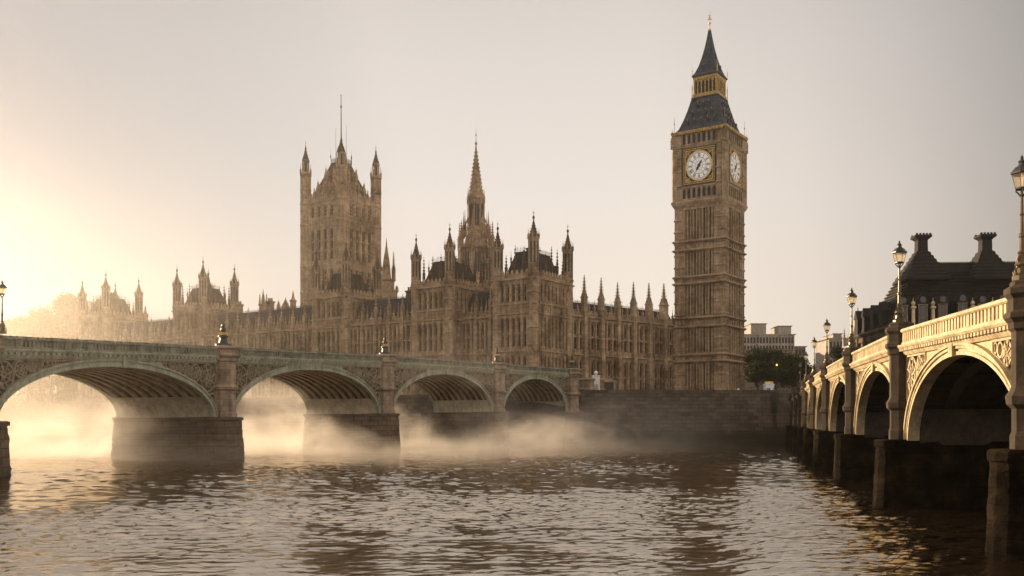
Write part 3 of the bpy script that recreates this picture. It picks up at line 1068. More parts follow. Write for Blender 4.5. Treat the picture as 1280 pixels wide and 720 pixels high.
    mk('clock_stage', B, M[st], t)
    A = MB()
    A.prism([(-.5, 0), (.5, 0), (.5, 2.0), (0, 2.5), (-.5, 2.0)], .2, .34)
    ame = finish(A, 'belfry_opening', [M['glass']])
    for (x, y, rz) in ((-b, -b, 0), (b, -b, PI / 2)):
        for k in range(7):
            s = 2.55 + (2 * b - 5.1) * (k + .5) / 7
            for z0 in (52.6, 66.75):
                inst('belfry_opening', ame, t, TR(x, y, 0, rz) @ Vector((s, 0, z0)), rz)
    Gt = MB()
    Gt.rect(-b, b, -b, b, [(.05, 69.2), (.35, 69.5), (.55, 69.8), (.55, 70.1), (.1, 70.2)])
    for (x, y, rz) in ((-b, -b, 0), (b, -b, PI / 2), (b, b, PI), (-b, b, -PI / 2)):
        Gt.T = TR(x, y, 0, rz)
        for k in range(22):
            s = .4 + (2 * b - .8) * (k + .5) / 22
            Gt.box(s - .18, s + .18, -.62, -.3, 69.25, 69.75)
    Gt.T = None
    mk('gilded_cornice', Gt, [M['worn_gold']], t)
    # four dials
    zc = 60.75
    for (x, y, rz) in ((0, -b, 0), (b, 0, PI / 2), (0, b, PI), (-b, 0, -PI / 2)):
        Tm = TR(x, y, zc, rz)
        F = MB()
        h = 4.85
        for (i0, i1, y0, y1, mi) in ((h + .12, h - .22, -.07, .35, 1), (h - .22, h - .5, -.03, .35, 0), (h - .5, h - .72, .04, .35, 1), (h - .72, h - .88, -.0, .35, 2)):
            F.prism([(-i0, -i0), (i0, -i0), (i1, -i1), (-i1, -i1)], y0, y1, mi)
            F.prism([(i0, -i0), (i0, i0), (i1, i1), (i1, -i1)], y0, y1, mi)
            F.prism([(i0, i0), (-i0, i0), (-i1, i1), (i1, i1)], y0, y1, mi)
            F.prism([(-i0, i0), (-i0, -i0), (-i1, -i1), (-i1, i1)], y0, y1, mi)
        F.prism([(-h, -h), (h, -h), (h, h), (-h, h)], .3, .36, 1)
        # gilded spandrel leaves in the corners
        for qx in (-1, 1):
            for qz in (-1, 1):
                for (u, v2, r2) in ((3.45, 3.45, .5), (2.7, 3.75, .22), (3.75, 2.7, .22), (3.0, 3.1, .25)):
                    pts = [(qx * u + r2 * math.cos(q * PI / 5), qz * v2 + r2 * math.sin(q * PI / 5)) for q in range(10)]
                    F.prism(pts, .16, .3, 0)
        fr = inst('clock_face', finish(F, 'clock_face', [M['worn_gold'], M['black'], M['gold']]), t, Tm.to_translation(), rz)
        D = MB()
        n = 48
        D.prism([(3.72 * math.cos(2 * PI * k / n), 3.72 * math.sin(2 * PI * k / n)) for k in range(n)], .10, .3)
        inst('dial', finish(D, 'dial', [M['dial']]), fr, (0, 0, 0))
        N = MB()
        def ring(r0, r1, y0, mi=0):
            for k in range(n):
                a0, a1 = 2 * PI * k / n, 2 * PI * (k + 1) / n
                N.add([(r0 * math.cos(a0), y0, r0 * math.sin(a0)), (r1 * math.cos(a0), y0, r1 * math.sin(a0)),
                       (r1 * math.cos(a1), y0, r1 * math.sin(a1)), (r0 * math.cos(a1), y0, r0 * math.sin(a1))], [(0, 1, 2, 3)], mi)
        ring(3.62, 3.95, .06, 1)
        ring(3.28, 3.36, .085)
        ring(2.05, 2.16, .085)
        ring(1.05, 1.10, .085)
        for k in range(60):
            an = PI / 2 - 2 * PI * k / 60
            N.T = Matrix.Rotation(-(an - PI / 2), 4, 'Y')
            N.box(-.03, .03, .07, .09, 3.36, 3.6)
        rom = ['XII', 'I', 'II', 'III', 'IIII', 'V', 'VI', 'VII', 'VIII', 'IX', 'X', 'XI']
        for k, word in enumerate(rom):
            N.T = Matrix.Rotation(2 * PI * k / 12, 4, 'Y')
            wd = {'I': .2, 'V': .42, 'X': .42}
            tot = sum(wd[q] for q in word)
            x = -tot / 2
            z0, z1 = 2.28, 3.18
            for q in word:
                xm = x + wd[q] / 2
                s = .055
                if q == 'I':
                    N.box(xm - s, xm + s, .06, .088, z0, z1)
                elif q == 'V':
                    for d in (-1, 1):
                        N.prism([(xm - s, z0), (xm + s, z0), (xm + d * .15 + s, z1), (xm + d * .15 - s, z1)], .06, .088)
                else:
                    for d in (-1, 1):
                        N.prism([(xm - d * .15 - s, z0), (xm - d * .15 + s, z0), (xm + d * .15 + s, z1), (xm + d * .15 - s, z1)], .06 - .004 * d, .088)
                x += wd[q]
            N.box(-.02, .02, .07, .089, 1.1, 2.05)
        N.T = None
        inst('dial_numerals', finish(N, 'dial_numerals', [M['black'], M['gold']]), fr, (0, 0, 0))
        H = MB()
        H.T = Matrix.Rotation(R(212), 4, 'Y')
        H.prism([(-.16, -.6), (.16, -.6), (.36, .9), (0, 1.75), (-.36, .9)], -.02, .04)
        H.T = Matrix.Rotation(R(33), 4, 'Y')
        H.prism([(-.22, -.8), (.22, -.8), (.24, 1.0), (0, 1.7), (-.24, 1.0)], -.08, -.03)
        H.T = None
        H.prism([(.45 * math.cos(q * PI / 6), .45 * math.sin(q * PI / 6)) for q in range(12)], -.1, .06)
        inst('clock_hand', finish(H, 'clock_hand', [M['black']]), fr, (0, 0, 0))
    # lower iron roof
    Rf = MB()
    Rf.sq(0, 0, [(7.35, 70.15), (7.35, 70.4), (6.6, 71.0), (5.5, 73.6), (4.6, 76.4), (3.95, 78.6), (3.75, 79.4), (3.95, 79.5), (3.95, 79.75)])
    for q in (-1, 1):
        for w in (-1, 1):
            Rf.tube([(q * 7.2, w * 7.2, 70.3), (q * 6.5, w * 6.5, 71.1), (q * 5.5, w * 5.5, 73.6), (q * 4.6, w * 4.6, 76.4), (q * 3.8, w * 3.8, 79.4)], .16, 5)
    rf = mk('lower_roof', Rf, M['iron_roof'], t)
    Dm = MB()
    Dm.box(-.34, .34, -.3, .8, -.3, .65)
    Dm.prism([(-.48, .65), (.48, .65), (0, 1.4)], -.38, .9)
    Dm.box(-.22, .22, -.33, -.28, -.15, .62, 1)
    Dm.lathe(4, 0, -.3, [(.07, 1.3), (.02, 1.9)], mi=2)
    dme = finish(Dm, 'roof_dormer', [M['iron_roof'], M['glass'], M['gold']])
    for rz in range(4):
        for (row_z, hw, xs) in ((71.9, 6.15, (-4.0, -2.0, 0, 2.0, 4.0)), (74.2, 5.25, (-2.8, -.95, .95, 2.8)), (76.6, 4.5, (-1.6, 0, 1.6))):
            for x in xs:
                p = TR(0, 0, 0, rz * PI / 2) @ Vector((x, -hw, row_z))
                inst('roof_dormer', dme, rf, p, rz * PI / 2)
    # gilded lantern
    G = MB()
    G.sq(0, 0, [(3.0, 79.5), (3.0, 85.3)], 1)
    G.sq(0, 0, [(3.55, 79.7), (3.6, 79.9), (3.6, 80.7), (3.45, 80.75)])
    G.sq(0, 0, [(3.2, 84.2), (3.5, 84.5), (3.6, 85.0), (3.6, 85.2)])
    for rz in range(4):
        G.T = TR(0, 0, 0, rz * PI / 2)
        for k in range(7):
            x = -3.3 + 6.6 * k / 6
            G.box(x - .16, x + .16, -3.42, -3.05, 80.6, 84.4)
            if k < 6:
                xm = x + .55
                G.prism([(x, 84.4), (x, 83.4), (xm, 84.2), (x + 1.1, 83.4), (x + 1.1, 84.4)], -3.35, -3.1)
                G.box(x + .1, x + 1.0, -3.62, -3.57, 79.95, 80.6)
        for q in (-3.75, 3.75):
            G.lathe(6, q, -3.75, [(.14, 79.8), (.12, 82.0), (.2, 82.1), (.03, 83.6), (.02, 84.4)])
    G.T = None
    mk('lantern', G, [M['worn_gold'], M['glass']], t)
    Sp = MB()
    Sp.sq(0, 0, [(3.6, 85.15), (3.85, 85.3), (3.85, 85.6), (3.15, 86.3), (2.35, 88.2), (1.65, 90.6), (1.05, 93.2), (.58, 95.8), (.2, 98.2)])
    for q in (-1, 1):
        for w in (-1, 1):
            Sp.tube([(q * 3.7, w * 3.7, 85.6), (q * 3.15, w * 3.15, 86.35), (q * 2.35, w * 2.35, 88.2), (q * 1.65, w * 1.65, 90.6), (q * 1.05, w * 1.05, 93.2), (q * .58, w * .58, 95.8), (q * .2, w * .2, 98.3)], .1, 5)
    sp = mk('spire', Sp, M['iron_roof'], t)
    for q in (-1, 1):
        for w in (-1, 1):
            fb = MB()
            fb.lathe(6, q * 3.75, w * 3.75, [(.12, 85.5), (.1, 86.6), (.18, 86.8), (.04, 87.4), (.015, 88.6)])
            mk('spirelet', fb, M['gold'], sp)
    Ds = MB()
    Ds.box(-.24, .24, -.2, .5, -.2, .5)
    Ds.prism([(-.34, .5), (.34, .5), (0, 1.2)], -.26, .6)
    dse = finish(Ds, 'spire_dormer', [M['iron_roof']])
    for rz in range(4):
        for (x, z, hw) in ((-1.05, 87.3, 2.7), (1.05, 87.3, 2.7), (0, 90.2, 1.75)):
            inst('spire_dormer', dse, sp, TR(0, 0, 0, rz * PI / 2) @ Vector((x, -hw, z)), rz * PI / 2)
    Fi = MB()
    Fi.lathe(8, 0, 0, [(.3, 97.9), (.4, 98.2), (.16, 98.5), (.12, 99.6), (.34, 99.8), (.34, 100.1), (.1, 100.3), (.08, 103.2)])
    Fi.box(-.7, .7, -.06, .06, 100.9, 101.05)
    Fi.box(-.06, .06, -.7, .7, 101.0, 101.15)
    Fi.box(-.45, .45, -.05, .05, 102.0, 102.12)
    Fi.ball((0, 0, 101.6), .28)
    mk('finial', Fi, M['gold'], t)
    for (q, w) in ((-1, -1), (1, -1), (1, 1), (-1, 1)):
        Pn = MB()
        pinnacle(Pn, q * 7.95, w * 7.95, 65.9, .7, 5.2)
        Pn.tube([(q * 7.5, w * 7.5, 70), (q * 7.5, w * 7.5, 74.6)], [.09, .03], 5)
        Pn.ball((q * 7.5, w * 7.5, 72.6), .2)
        mk('pinnacle', Pn, M[st], t)
    t.scale = (.93, .93, 1)
    return t

def finish(B, name, mats):
    me = bpy.data.meshes.new(name)
    me.from_pydata(B.v, [], B.f)
    for m in mats:
        me.materials.append(m)
    if len(mats) > 1:
        me.polygons.foreach_set('material_index', B.mi)
    return me
clock_tower()

# ------------------------------------------------------------------ great square tower
def square_tower():
    a = 8.8
    cor = Vector((-53.25, 300, GROUND))
    c = cor + U * (a * .9) + V * (a * .9)
    t = thing('square_tower', 'great square stone tower with corner turrets and a tall flagpole', 'tower', c, PAL_ROT)
    B = MB()
    B.box(-a, a, -a, a, -.5, 64.8)
    st = [(14, 22), (25, 34), (37.5, 42.5), (45.5, 55.2), (59.4, 62.8)]
    for (x, y, rz) in ((-a, -a, 0), (a, -a, PI / 2)):
        facade(B, TR(x, y, 0, rz), 2 * a, 0, 64.0 - rz * .02, 4, st, t, 1.5, .8, 1, 2, 'stone', s0=2.6)
    mk('wall', B, M['stone'], t)
    S = MB()
    for z in (12.5, 23.4, 35.4, 43.9, 57.2, 58.6):
        S.rect(-a, a, -a, a, [(.1, z - .3), (.85, z), (.95, z + .3), (.1, z + .7)])
    S.rect(-a, a, -a, a, [(.1, 63.2), (.7, 63.6), (1.0, 64.0), (1.0, 64.3), (.4, 64.5)])
    mk('string_course', S, M['stone'], t)
    P = MB()
    P.rect(-a, a, -a, a, [(.4, 64.4), (.4, 66.0), (.5, 66.05), (.5, 66.3)])
    crenels(P, -a - .4, a + .4, -a - .4, a + .4, 66.3, .7, 1.25, .35)
    for (x, y, rz) in ((-a, -a, 0), (a, -a, PI / 2)):
        P.T = TR(x, y, 0, rz)
        for k in range(16):
            s = 2.2 + (2 * a - 4.4) * (k + .5) / 16
            P.box(s - .1, s + .1, -.52, -.3, 64.5, 66.0)
        for k in (1, 2):
            pinnacle(P, 2 * a * k / 3, -.4, 64.6, .6, 4.6, True)
    P.T = None
    mk('parapet', P, M['stone'], t)
    Rf = MB()
    Rf.sq(0, 0, [(a - 1.2, 64.9), (a - 1.5, 66.4), (6.0, 69.5), (4.2, 73.5), (2.6, 77.6), (2.6, 77.9)])
    rf = mk('roof', Rf, M['brown_roof'], t)
    C = MB()
    for k in range(14):
        for (x, y) in ((-2.6 + 5.2 * k / 13, -2.6), (2.6, -2.6 + 5.2 * k / 13), (-2.6 + 5.2 * k / 13, 2.6), (-2.6, -2.6 + 5.2 * k / 13)):
            C.box(x - .05, x + .05, y - .05, y + .05, 77.8, 79.3)
    for q in (-2.6, 2.6):
        for w in (-2.6, 2.6):
            C.lathe(6, q, w, [(.2, 77.7), (.16, 79.6), (.3, 79.8), (.04, 81), (.03, 82.6)])
    mk('cresting', C, M['black'], rf)
    L = MB()
    L.lathe(8, 0, 0, [(1.9, 77.8), (1.9, 78.4), (1.3, 78.8), (1.1, 81.4), (1.5, 81.7), (1.2, 82.4), (.55, 84.6), (.3, 86.0)])
    for k in range(8):
        an = k * PI / 4
        L.tube([(1.7 * math.cos(an), 1.7 * math.sin(an), 78.2), (1.6 * math.cos(an), 1.6 * math.sin(an), 81.4), (.9 * math.cos(an), .9 * math.sin(an), 83.6)], .12, 5)
    mk('roof_lantern', L, M['stone_dark'], rf)
    F = MB()
    F.tube([(0, 0, 84), (0, 0, 92), (0, 0, 100)], [.26, .2, .1], 8)
    F.ball((0, 0, 96.4), .4)
    F.ball((0, 0, 100.1), .22)
    for q in (-2.6, 2.6):
        F.tube([(q, 0, 78), (q, 0, 90)], [.08, .04], 5)
    mk('flagpole', F, M['black'], t)
    for (x, y) in ((-a, -a), (a, -a), (a, a), (-a, a)):
        B = MB()
        r = 1.85
        prof = [(r, -.5)]
        for z in (12.5, 23.4, 35.4, 43.9, 57.2, 64.0, 68.6):
            prof += [(r, z - .3), (r * 1.16, z), (r * 1.18, z + .35), (r, z + .8)]
        prof += [(r * .98, 73.2), (r * 1.2, 73.5), (r * 1.2, 74.3), (r * .8, 74.5)]
        B.lathe(8, x, y, prof)
        for k in range(8):
            an = PI / 8 + k * PI / 4
            B.tube([(x + r * math.cos(an), y + r * math.sin(an), 0), (x + r * math.cos(an), y + r * math.sin(an), 73.4)], .16, 4)
            pinnacle(B, x + 1.9 * math.cos(an), y + 1.9 * math.sin(an), 73.6, .42, 3.6, False)
            B.tube([(x + 1.15 * math.cos(an), y + 1.15 * math.sin(an), 74.3), (x + 1.15 * math.cos(an), y + 1.15 * math.sin(an), 78)], .2, 4)
        B.lathe(8, x, y, [(1.35, 77.8), (1.5, 78.2), (1.3, 78.5)])
        tu = mk('turret', B, M['stone'], t)
        C = MB()
        C.lathe(8, x, y, [(1.3, 78.4), (1.15, 79.0), (.6, 80.4), (.25, 82.0), (.4, 82.3), (.12, 82.8), (.05, 84.6)])
        C.lathe(8, x, y, [(.7, 74.2), (.7, 78.2)])
        for k in range(4):
            an = k * PI / 2
            for f, rr in ((78.9, 1.2), (79.8, .85), (80.8, .5)):
                C.box(x + rr * math.cos(an) - .12, x + rr * math.cos(an) + .12, y + rr * math.sin(an) - .12, y + rr * math.sin(an) + .12, f, f + .35)
        mk('turret_cap', C, M['stone_dark'], tu)
    dm = MB()
    dm.box(-.6, .6, -.5, 1.4, -.3, 2.0)
    dm.prism([(-.8, 2.0), (.8, 2.0), (0, 3.9)], -.6, 1.6)
    pinnacle(dm, 0, -.3, 3.4, .35, 2.0, False)
    dme = finish(dm, 'roof_dormer', [M['stone']])
    for rz in (0, PI / 2):
        for (x, z, hw) in ((-4.2, 66.6, 7.0), (-1.4, 66.6, 7.0), (1.4, 66.6, 7.0), (4.2, 66.6, 7.0), (-1.9, 71.0, 5.3), (1.9, 71.0, 5.3)):
            inst('roof_dormer', dme, rf, TR(0, 0, 0, rz) @ Vector((x, -hw, z)), rz)
    for rz in (0, PI / 2):
        for k in range(1, 8):
            Q = MB()
            Q.T = TR(0, 0, 0, rz)
            pinnacle(Q, -a + 2 * a * k / 8, -a - .1, 65.6, .55, 3.6 + 1.6 * (k % 2), True)
            mk('pinnacle', Q, M['stone'], t)
    t.scale = (.9, .9, 1)
square_tower()

def spire_tower():
    D = 291.0
    t = thing('spire_tower', 'slender octagonal stone spire with clustered pinnacles behind the palace roofs', 'tower', ((595 - 640) / 1200 * D, D, GROUND), PAL_ROT)
    B = MB()
    B.lathe(8, 0, 0, [(5.4, -.5), (5.4, 37), (5.7, 37.4), (5.7, 38), (5.2, 38.3), (5.0, 46.2), (5.3, 46.6), (5.3, 47.2), (4.2, 47.4), (3.0, 50.8), (2.75, 51.2)])
    for k in range(8):
        an = PI / 8 + k * PI / 4
        B.tube([(5.25 * math.cos(an), 5.25 * math.sin(an), 10), (5.25 * math.cos(an), 5.25 * math.sin(an), 47)], .4, 4)
        an = k * PI / 4
        B.T = TR(0, 0, 0, an)
        for q in (-1.2, -.4, .4, 1.2):
            B.box(4.6, 5.1, q - .1, q + .1, 38.4, 46.2)
        B.T = None
    mk('drum', B, M['stone'], t)
    W = MB()
    for k in range(8):
        W.T = TR(0, 0, 0, k * PI / 4 + PI / 2)
        for q in (-.8, 0, .8):
            W.prism([(q - .25, 39.2), (q + .25, 39.2), (q + .25, 44.8), (q, 45.6), (q - .25, 44.8)], -4.86, -4.6)
            W.prism([(q * .55 - .16, 53.4), (q * .55 + .16, 53.4), (q * .55 + .16, 59.6), (q * .55, 60.4), (q * .55 - .16, 59.6)], -2.36, -2.1)
    W.T = None
    mk('window', W, M['glass'], t)
    Lt = MB()
    Lt.lathe(8, 0, 0, [(2.75, 50.8), (2.75, 52.4), (2.5, 52.8), (2.45, 61.4), (2.75, 61.8), (2.75, 62.4), (2.4, 62.6)])
    for k in range(8):
        an = PI / 8 + k * PI / 4
        pinnacle(Lt, 5.1 * math.cos(an), 5.1 * math.sin(an), 46.5, .95, 8.6)
        pinnacle(Lt, 3.9 * math.cos(an), 3.9 * math.sin(an), 50.0, .7, 8.2, False)
        Lt.tube([(3.9 * math.cos(an), 3.9 * math.sin(an), 53.2), (2.6 * math.cos(an), 2.6 * math.sin(an), 56.0)], .2, 4)
        pinnacle(Lt, 2.55 * math.cos(an), 2.55 * math.sin(an), 60.5, .45, 4.6, False)
        Lt.tube([(2.5 * math.cos(an), 2.5 * math.sin(an), 52), (2.5 * math.cos(an), 2.5 * math.sin(an), 62)], .22, 4)
    mk('lantern', Lt, M['stone'], t)
    Sp = MB()
    Sp.lathe(8, 0, 0, [(2.3, 62.4), (1.75, 66), (1.1, 70.4), (.5, 75), (.16, 78.2), (.4, 78.5), (.4, 78.8), (.1, 79.2), (.07, 81), (.28, 81.2), (.05, 81.6), (.03, 84)])
    for kk in range(12):
        f = kk / 12
        z = 63 + 14 * f
        rr = 2.25 * (1 - f) + .2 * f
        for q in range(8):
            an = PI / 8 + q * PI / 4
            Sp.box(rr * math.cos(an) - .13, rr * math.cos(an) + .13, rr * math.sin(an) - .13, rr * math.sin(an) + .13, z, z + .4)
    mk('spire', Sp, M['stone'], t)
spire_tower()

def vent_turret(label, px, D, w, z1, z2, mat='stone'):
    t = thing('roof_turret', label, 'turret', ((px - 640) / 1200 * D, D, GROUND), PAL_ROT)
    B = MB()
    B.sq(0, 0, [(w, -.5), (w, z1 - 6), (w * 1.15, z1 - 5.6), (w, z1 - 5.2), (w, z1)])
    B.rect(-w, w, -w, w, [(0, z1 - .3), (.3, z1), (.3, z1 + .4)])
    mk('shaft', B, M[mat], t)
    for q in (-1, 1):
        for v in (-1, 1):
            P = MB()
            pinnacle(P, q * w * .9, v * w * .9, z1, w * .5, (z2 - z1) * .7)
            mk('pinnacle', P, M[mat], t)
    C = MB()
    C.lathe(8, 0, 0, [(w * .9, z1 + .3), (w * .6, z1 + (z2 - z1) * .45), (w * .15, z1 + (z2 - z1) * .8), (.05, z2)])
    mk('cap', C, M[mat], t)
vent_turret('small stepped stone turret just right of the great square tower', 483, 290, 1.7, 37, 50)
vent_turret('stubby stone stair tower beside the foot of the great square tower', 489, 285, 1.3, 33, 35.5)
vent_turret('lone octagonal capped chimney turret above the long palace roof', 329, 298, .8, 30.5, 35.6)
vent_turret('low broad chimney stack on the skyline left of the great square tower', 357, 302, 1.7, 29.5, 33.5)

# ------------------------------------------------------------------ arch bridges
def arch_bridge(name, label, P, W, st):
    """P: list of (x, y, z_parapet, z_spring) of the piers, left to right as seen from the water"""
    o0 = Vector((P[len(P) // 2][0], P[len(P) // 2][1], 0))
    root = thing(name, label, 'bridge', o0)
    t_ring, r_sh, hp = st['ring'], st['shaft'], st['shaft'] + st['ring']
    cor_h, par_h = st['cornice'], st['parapet']
    mats = st['mats']
    def put(nm, B, m, parent=root, smooth=False):
        if parent is root:
            return mk(nm, B, m, root, None, smooth, o0)
        return mk(nm, B, m, parent, None, smooth, o0)
    for i in range(len(P) - 1):
        x0, y0, zp0, zs0 = P[i]
        x1, y1, zp1, zs1 = P[i + 1]
        L = math.hypot(x1 - x0, y1 - y0)
        T = TR(x0, y0, 0, math.atan2(y1 - y0, x1 - x0))
        a = L / 2 - hp
        xm = L / 2
        ztop = lambda x: zp0 + (zp1 - zp0) * x / L
        zspr = lambda x: zs0 + (zs1 - zs0) * x / L
        rise = ztop(xm) - st['drop'] - zspr(xm)
        near = i in st['near']
        N = 56 if near else 36
        def arc(off, k):
            th = PI * k / N
            x = xm - (a + off) * math.cos(th)
            return x, zspr(x) + (rise + off) * math.sin(th)
        def arc_strip(B, o_in, o_out, ya, yb, mi=0):
            rings = []
            for k in range(N + 1):
                xi, zi = arc(o_in, k)
                xo, zo = arc(o_out, k)
                rings.append([(xi, ya, zi), (xo, ya, zo), (xo, yb, zo), (xi, yb, zi)])
            B.loft(rings, mi)
        zc = lambda x: ztop(x) - par_h - cor_h           # underside of cornice
        for side in (0, 1):
            if side == 1 and not st['back']:
                continue
            Y = (lambda y: y) if side == 0 else (lambda y: W - y)
            B = MB(); B.T = T
            for (f0, f1, ya) in st['rings']:
                arc_strip(B, t_ring * f0, t_ring * f1, *(sorted((Y(ya), Y(.6)))))
            if side == 0:                                 # voussoir keystone
                zk = arc(0, N // 2)[1]
                B.box(xm - .28, xm + .28, -.13, .3, zk - .05, zk + t_ring + .25)
            put('arch_ring', B, mats['ring'])
            # spandrel: plain field, recessed panels next to the piers
            SS = [MB(), MB()]
            SS[0].T = T; SS[1].T = T
            xp = hp + (L - 2 * hp) * st['panel']
            NS = 64
            for k in range(NS):
                xa = r_sh * .5 + (L - r_sh) * k / NS
                xb = r_sh * .5 + (L - r_sh) * (k + 1) / NS
                def ext(x):
                    u = (x - xm) / (a + t_ring * .9)
                    if abs(u) >= 1:
                        return zspr(x)
                    return zspr(x) + (rise + t_ring * .9) * math.sqrt(1 - u * u)
                mid = (xa + xb) / 2
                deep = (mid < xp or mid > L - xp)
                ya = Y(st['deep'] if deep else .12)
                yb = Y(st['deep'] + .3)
                yl, yh = min(ya, yb), max(ya, yb)
                za, zb = ext(xa), ext(xb)
                ta, tb = zc(xa) + .05, zc(xb) + .05
                if ta - za < .005 or tb - zb < .005:
                    continue
                SS[0 if mid < xm else 1].add([(xa, yl, za), (xb, yl, zb), (xb, yh, zb), (xa, yh, za), (xa, yl, ta), (xb, yl, tb), (xb, yh, tb), (xa, yh, ta)],
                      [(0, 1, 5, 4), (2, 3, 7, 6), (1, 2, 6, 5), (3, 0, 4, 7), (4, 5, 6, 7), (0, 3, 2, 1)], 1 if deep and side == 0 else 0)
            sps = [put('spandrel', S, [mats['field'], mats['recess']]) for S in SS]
            if side == 0:
                # frames and scroll tracery of both panels
                for e in (0, 1):
                    Q = MB(); Q.T = T
                    mx = (lambda x: x) if e == 0 else (lambda x: L - x)
                    fw = st['frame']
                    yq = (.06, st['deep'] + .02)
                    # top bar, upright and diagonal following the ring
                    def bar(p, q, w):
                        d = Vector((q[0] - p[0], q[1] - p[1])); d.normalize()
                        nn = Vector((-d.y, d.x)) * w / 2
                        poly = [(p[0] + nn.x, p[1] + nn.y), (q[0] + nn.x, q[1] + nn.y), (q[0] - nn.x, q[1] - nn.y), (p[0] - nn.x, p[1] - nn.y)]
                        Q.prism(poly, yq[0], yq[1])
                    xa = mx(r_sh + fw * .5)
                    bar((xa, ext(mx(hp * .6)) * .0 + zspr(xa) + 1.0), (xa, zc(xa) + .02), fw)
                    bar((mx(r_sh), zc(mx(r_sh)) - fw * .4), (mx(xp), zc(mx(xp)) - fw * .4), fw * .9)
                    bar((mx(xp), ext(mx(xp)) - .05), (mx(xp), zc(mx(xp))), fw * .8)
                    kk = 10
                    xs = [r_sh + fw + (xp - r_sh - fw) * q / kk for q in range(kk + 1)]
                    for q in range(kk):
                        p0 = (mx(xs[q]), ext(mx(xs[q])) + fw * .3); p1 = (mx(xs[q + 1]), ext(mx(xs[q + 1])) + fw * .3)
                        bar(p0, p1, fw * .7)
                    # scrolls: circles inscribed in the triangle, shrinking towards the crown
                    def circ(cx, cz, r, w):
                        m2 = 18 if near else 12
                        for q in range(m2):
                            a0, a1 = 2 * PI * q / m2, 2 * PI * (q + 1) / m2
                            Q.add([(cx + rr * math.cos(aa), yy, cz + rr * math.sin(aa)) for yy in (yq[0] + .04, yq[1]) for rr, aa in ((r - w, a0), (r, a0), (r, a1), (r - w, a1))],
                                  [(0, 1, 2, 3), (1, 5, 6, 2), (0, 3, 7, 4)])
                    x = r_sh + fw
                    first = True
                    while x < xp - .15:
                        # largest circle starting at x
                        lo, hi = .05, 4.0
                        for _ in range(22):
                            md = (lo + hi) / 2
                            cx = x + md
                            cz = zc(mx(cx)) - fw * .8 - md
                            ok = cx + md < xp + .3
                            for q in range(9):
                                an = PI + PI * q / 8
                                px_, pz_ = cx + md * math.cos(an), cz + md * math.sin(an)
                                if pz_ < ext(mx(px_)) + fw * .5: ok = False
                            if ok: lo = md
                            else: hi = md
                        r = lo
                        if r < .09: break
                        cx = x + r; cz = zc(mx(cx)) - fw * .8 - r
                        circ(mx(cx), cz, r, min(.16, r * .28))
                        if r > .35:
                            circ(mx(cx), cz, r * .62, min(.12, r * .2))
                            for q in range(8):
                                an = q * PI / 4
                                bar((mx(cx) + r * .2 * math.cos(an), cz + r * .2 * math.sin(an)), (mx(cx) + r * .95 * math.cos(an + .35), cz + r * .95 * math.sin(an + .35)), r * .1)
                            circ(mx(cx), cz, r * .28, r * .2)
                        # little fillers under the big circle
                        if first:
                            rz_ = r * .45
                            for _ in range(5):
                                cz2 = cz - r - rz_
                                cx2 = r_sh + fw + rz_
                                if cz2 - rz_ < zspr(0) + 1.5 or rz_ < .08: break
                                circ(mx(cx2), cz2, rz_, rz_ * .3)
                                cz, r = cz2, rz_
                                rz_ *= .75
                            r = lo
                        first = False
                        x = x + 2 * r * .97
                    put('tracery', Q, mats['tracery'], sps[e])
            # cornice, parapet
            def run(prof, mi=0, BB=None):
                rings = []
                for x in (0.0, L):
                    z = ztop(x)
                    rings.append([(x, Y(y), z + dz) for y, dz in prof])
                if side == 1:
                    rings = rings[::-1]
                BB.loft(rings, mi)
            C = MB(); C.T = T
            h0 = -par_h
            run([(.6, h0 - cor_h), (-.02, h0 - cor_h), (-.12, h0 - cor_h * .72), (-.14, h0 - cor_h * .5), (-.34, h0 - cor_h * .3), (-.4, h0 - cor_h * .12), (-.4, h0), (.6, h0)], 0, C)
            if side == 0:
                n = int(L / st['dentil'])
                for k in range(n):
                    x = L * (k + .5) / n
                    z = ztop(x) + h0
                    w = st['dentil'] * .28
                    C.box(x - w, x + w, -.30, -.1, z - cor_h * .62, z - cor_h * .34)
            put('cornice', C, mats['cornice'])
            Pp = MB(); Pp.T = T
            run([(.22, h0), (-.22, h0), (-.22, h0 + par_h * .16), (-.14, h0 + par_h * .2), (.16, h0 + par_h * .2)], 0, Pp)
            run([(.2, -par_h * .24), (-.2, -par_h * .24), (-.27, -par_h * .17), (-.27, -par_h * .06), (-.2, 0), (.2, 0)], 0, Pp)
            n = int(L / st['baluster'])
            for k in range(n + 1):
                x = L * k / n
                z = ztop(x)
                w = st['baluster'] * (.26 if k % 9 else .42)
                Pp.box(x - w, x + w, *(sorted((Y(-.16), Y(.16)))), z + h0 + par_h * .19, z - par_h * .23)
            if st['lace'] and side == 0:
                n = int(L / .62)
                for k in range(n):
                    x = L * (k + .5) / n
                    z = ztop(x)
                    Pp.box(x - .17, x + .17, -.12, .12, z - .01, z + .16)
            put('parapet', Pp, mats['parapet'])
        # vault with ribs
        Vt = MB(); Vt.T = T
        rings = []
        for k in range(N + 1):
            x, z = arc(.42, k)
            rings.append((x, z))
        for k in range(N):
            (xa, za), (xb, zb) = rings[k], rings[k + 1]
            Vt.add([(xa, .5, za), (xb, .5, zb), (xb, W - .5, zb), (xa, W - .5, za)], [(3, 2, 1, 0)])
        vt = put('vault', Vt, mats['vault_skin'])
        nr = st['ribs']
        for q in range(nr):
            yb = .6 + (W - 1.2) * (q + .5) / nr
            Rb = MB(); Rb.T = T
            arc_strip(Rb, .02, .43, yb - .16, yb + .16)
            arc_strip(Rb, .0, .06, yb - .27, yb + .27)
            put('vault_rib', Rb, mats['rib'], vt)
        kb = 0
        while arc(0, kb)[1] - zs0 < st['band']:
            kb += 1
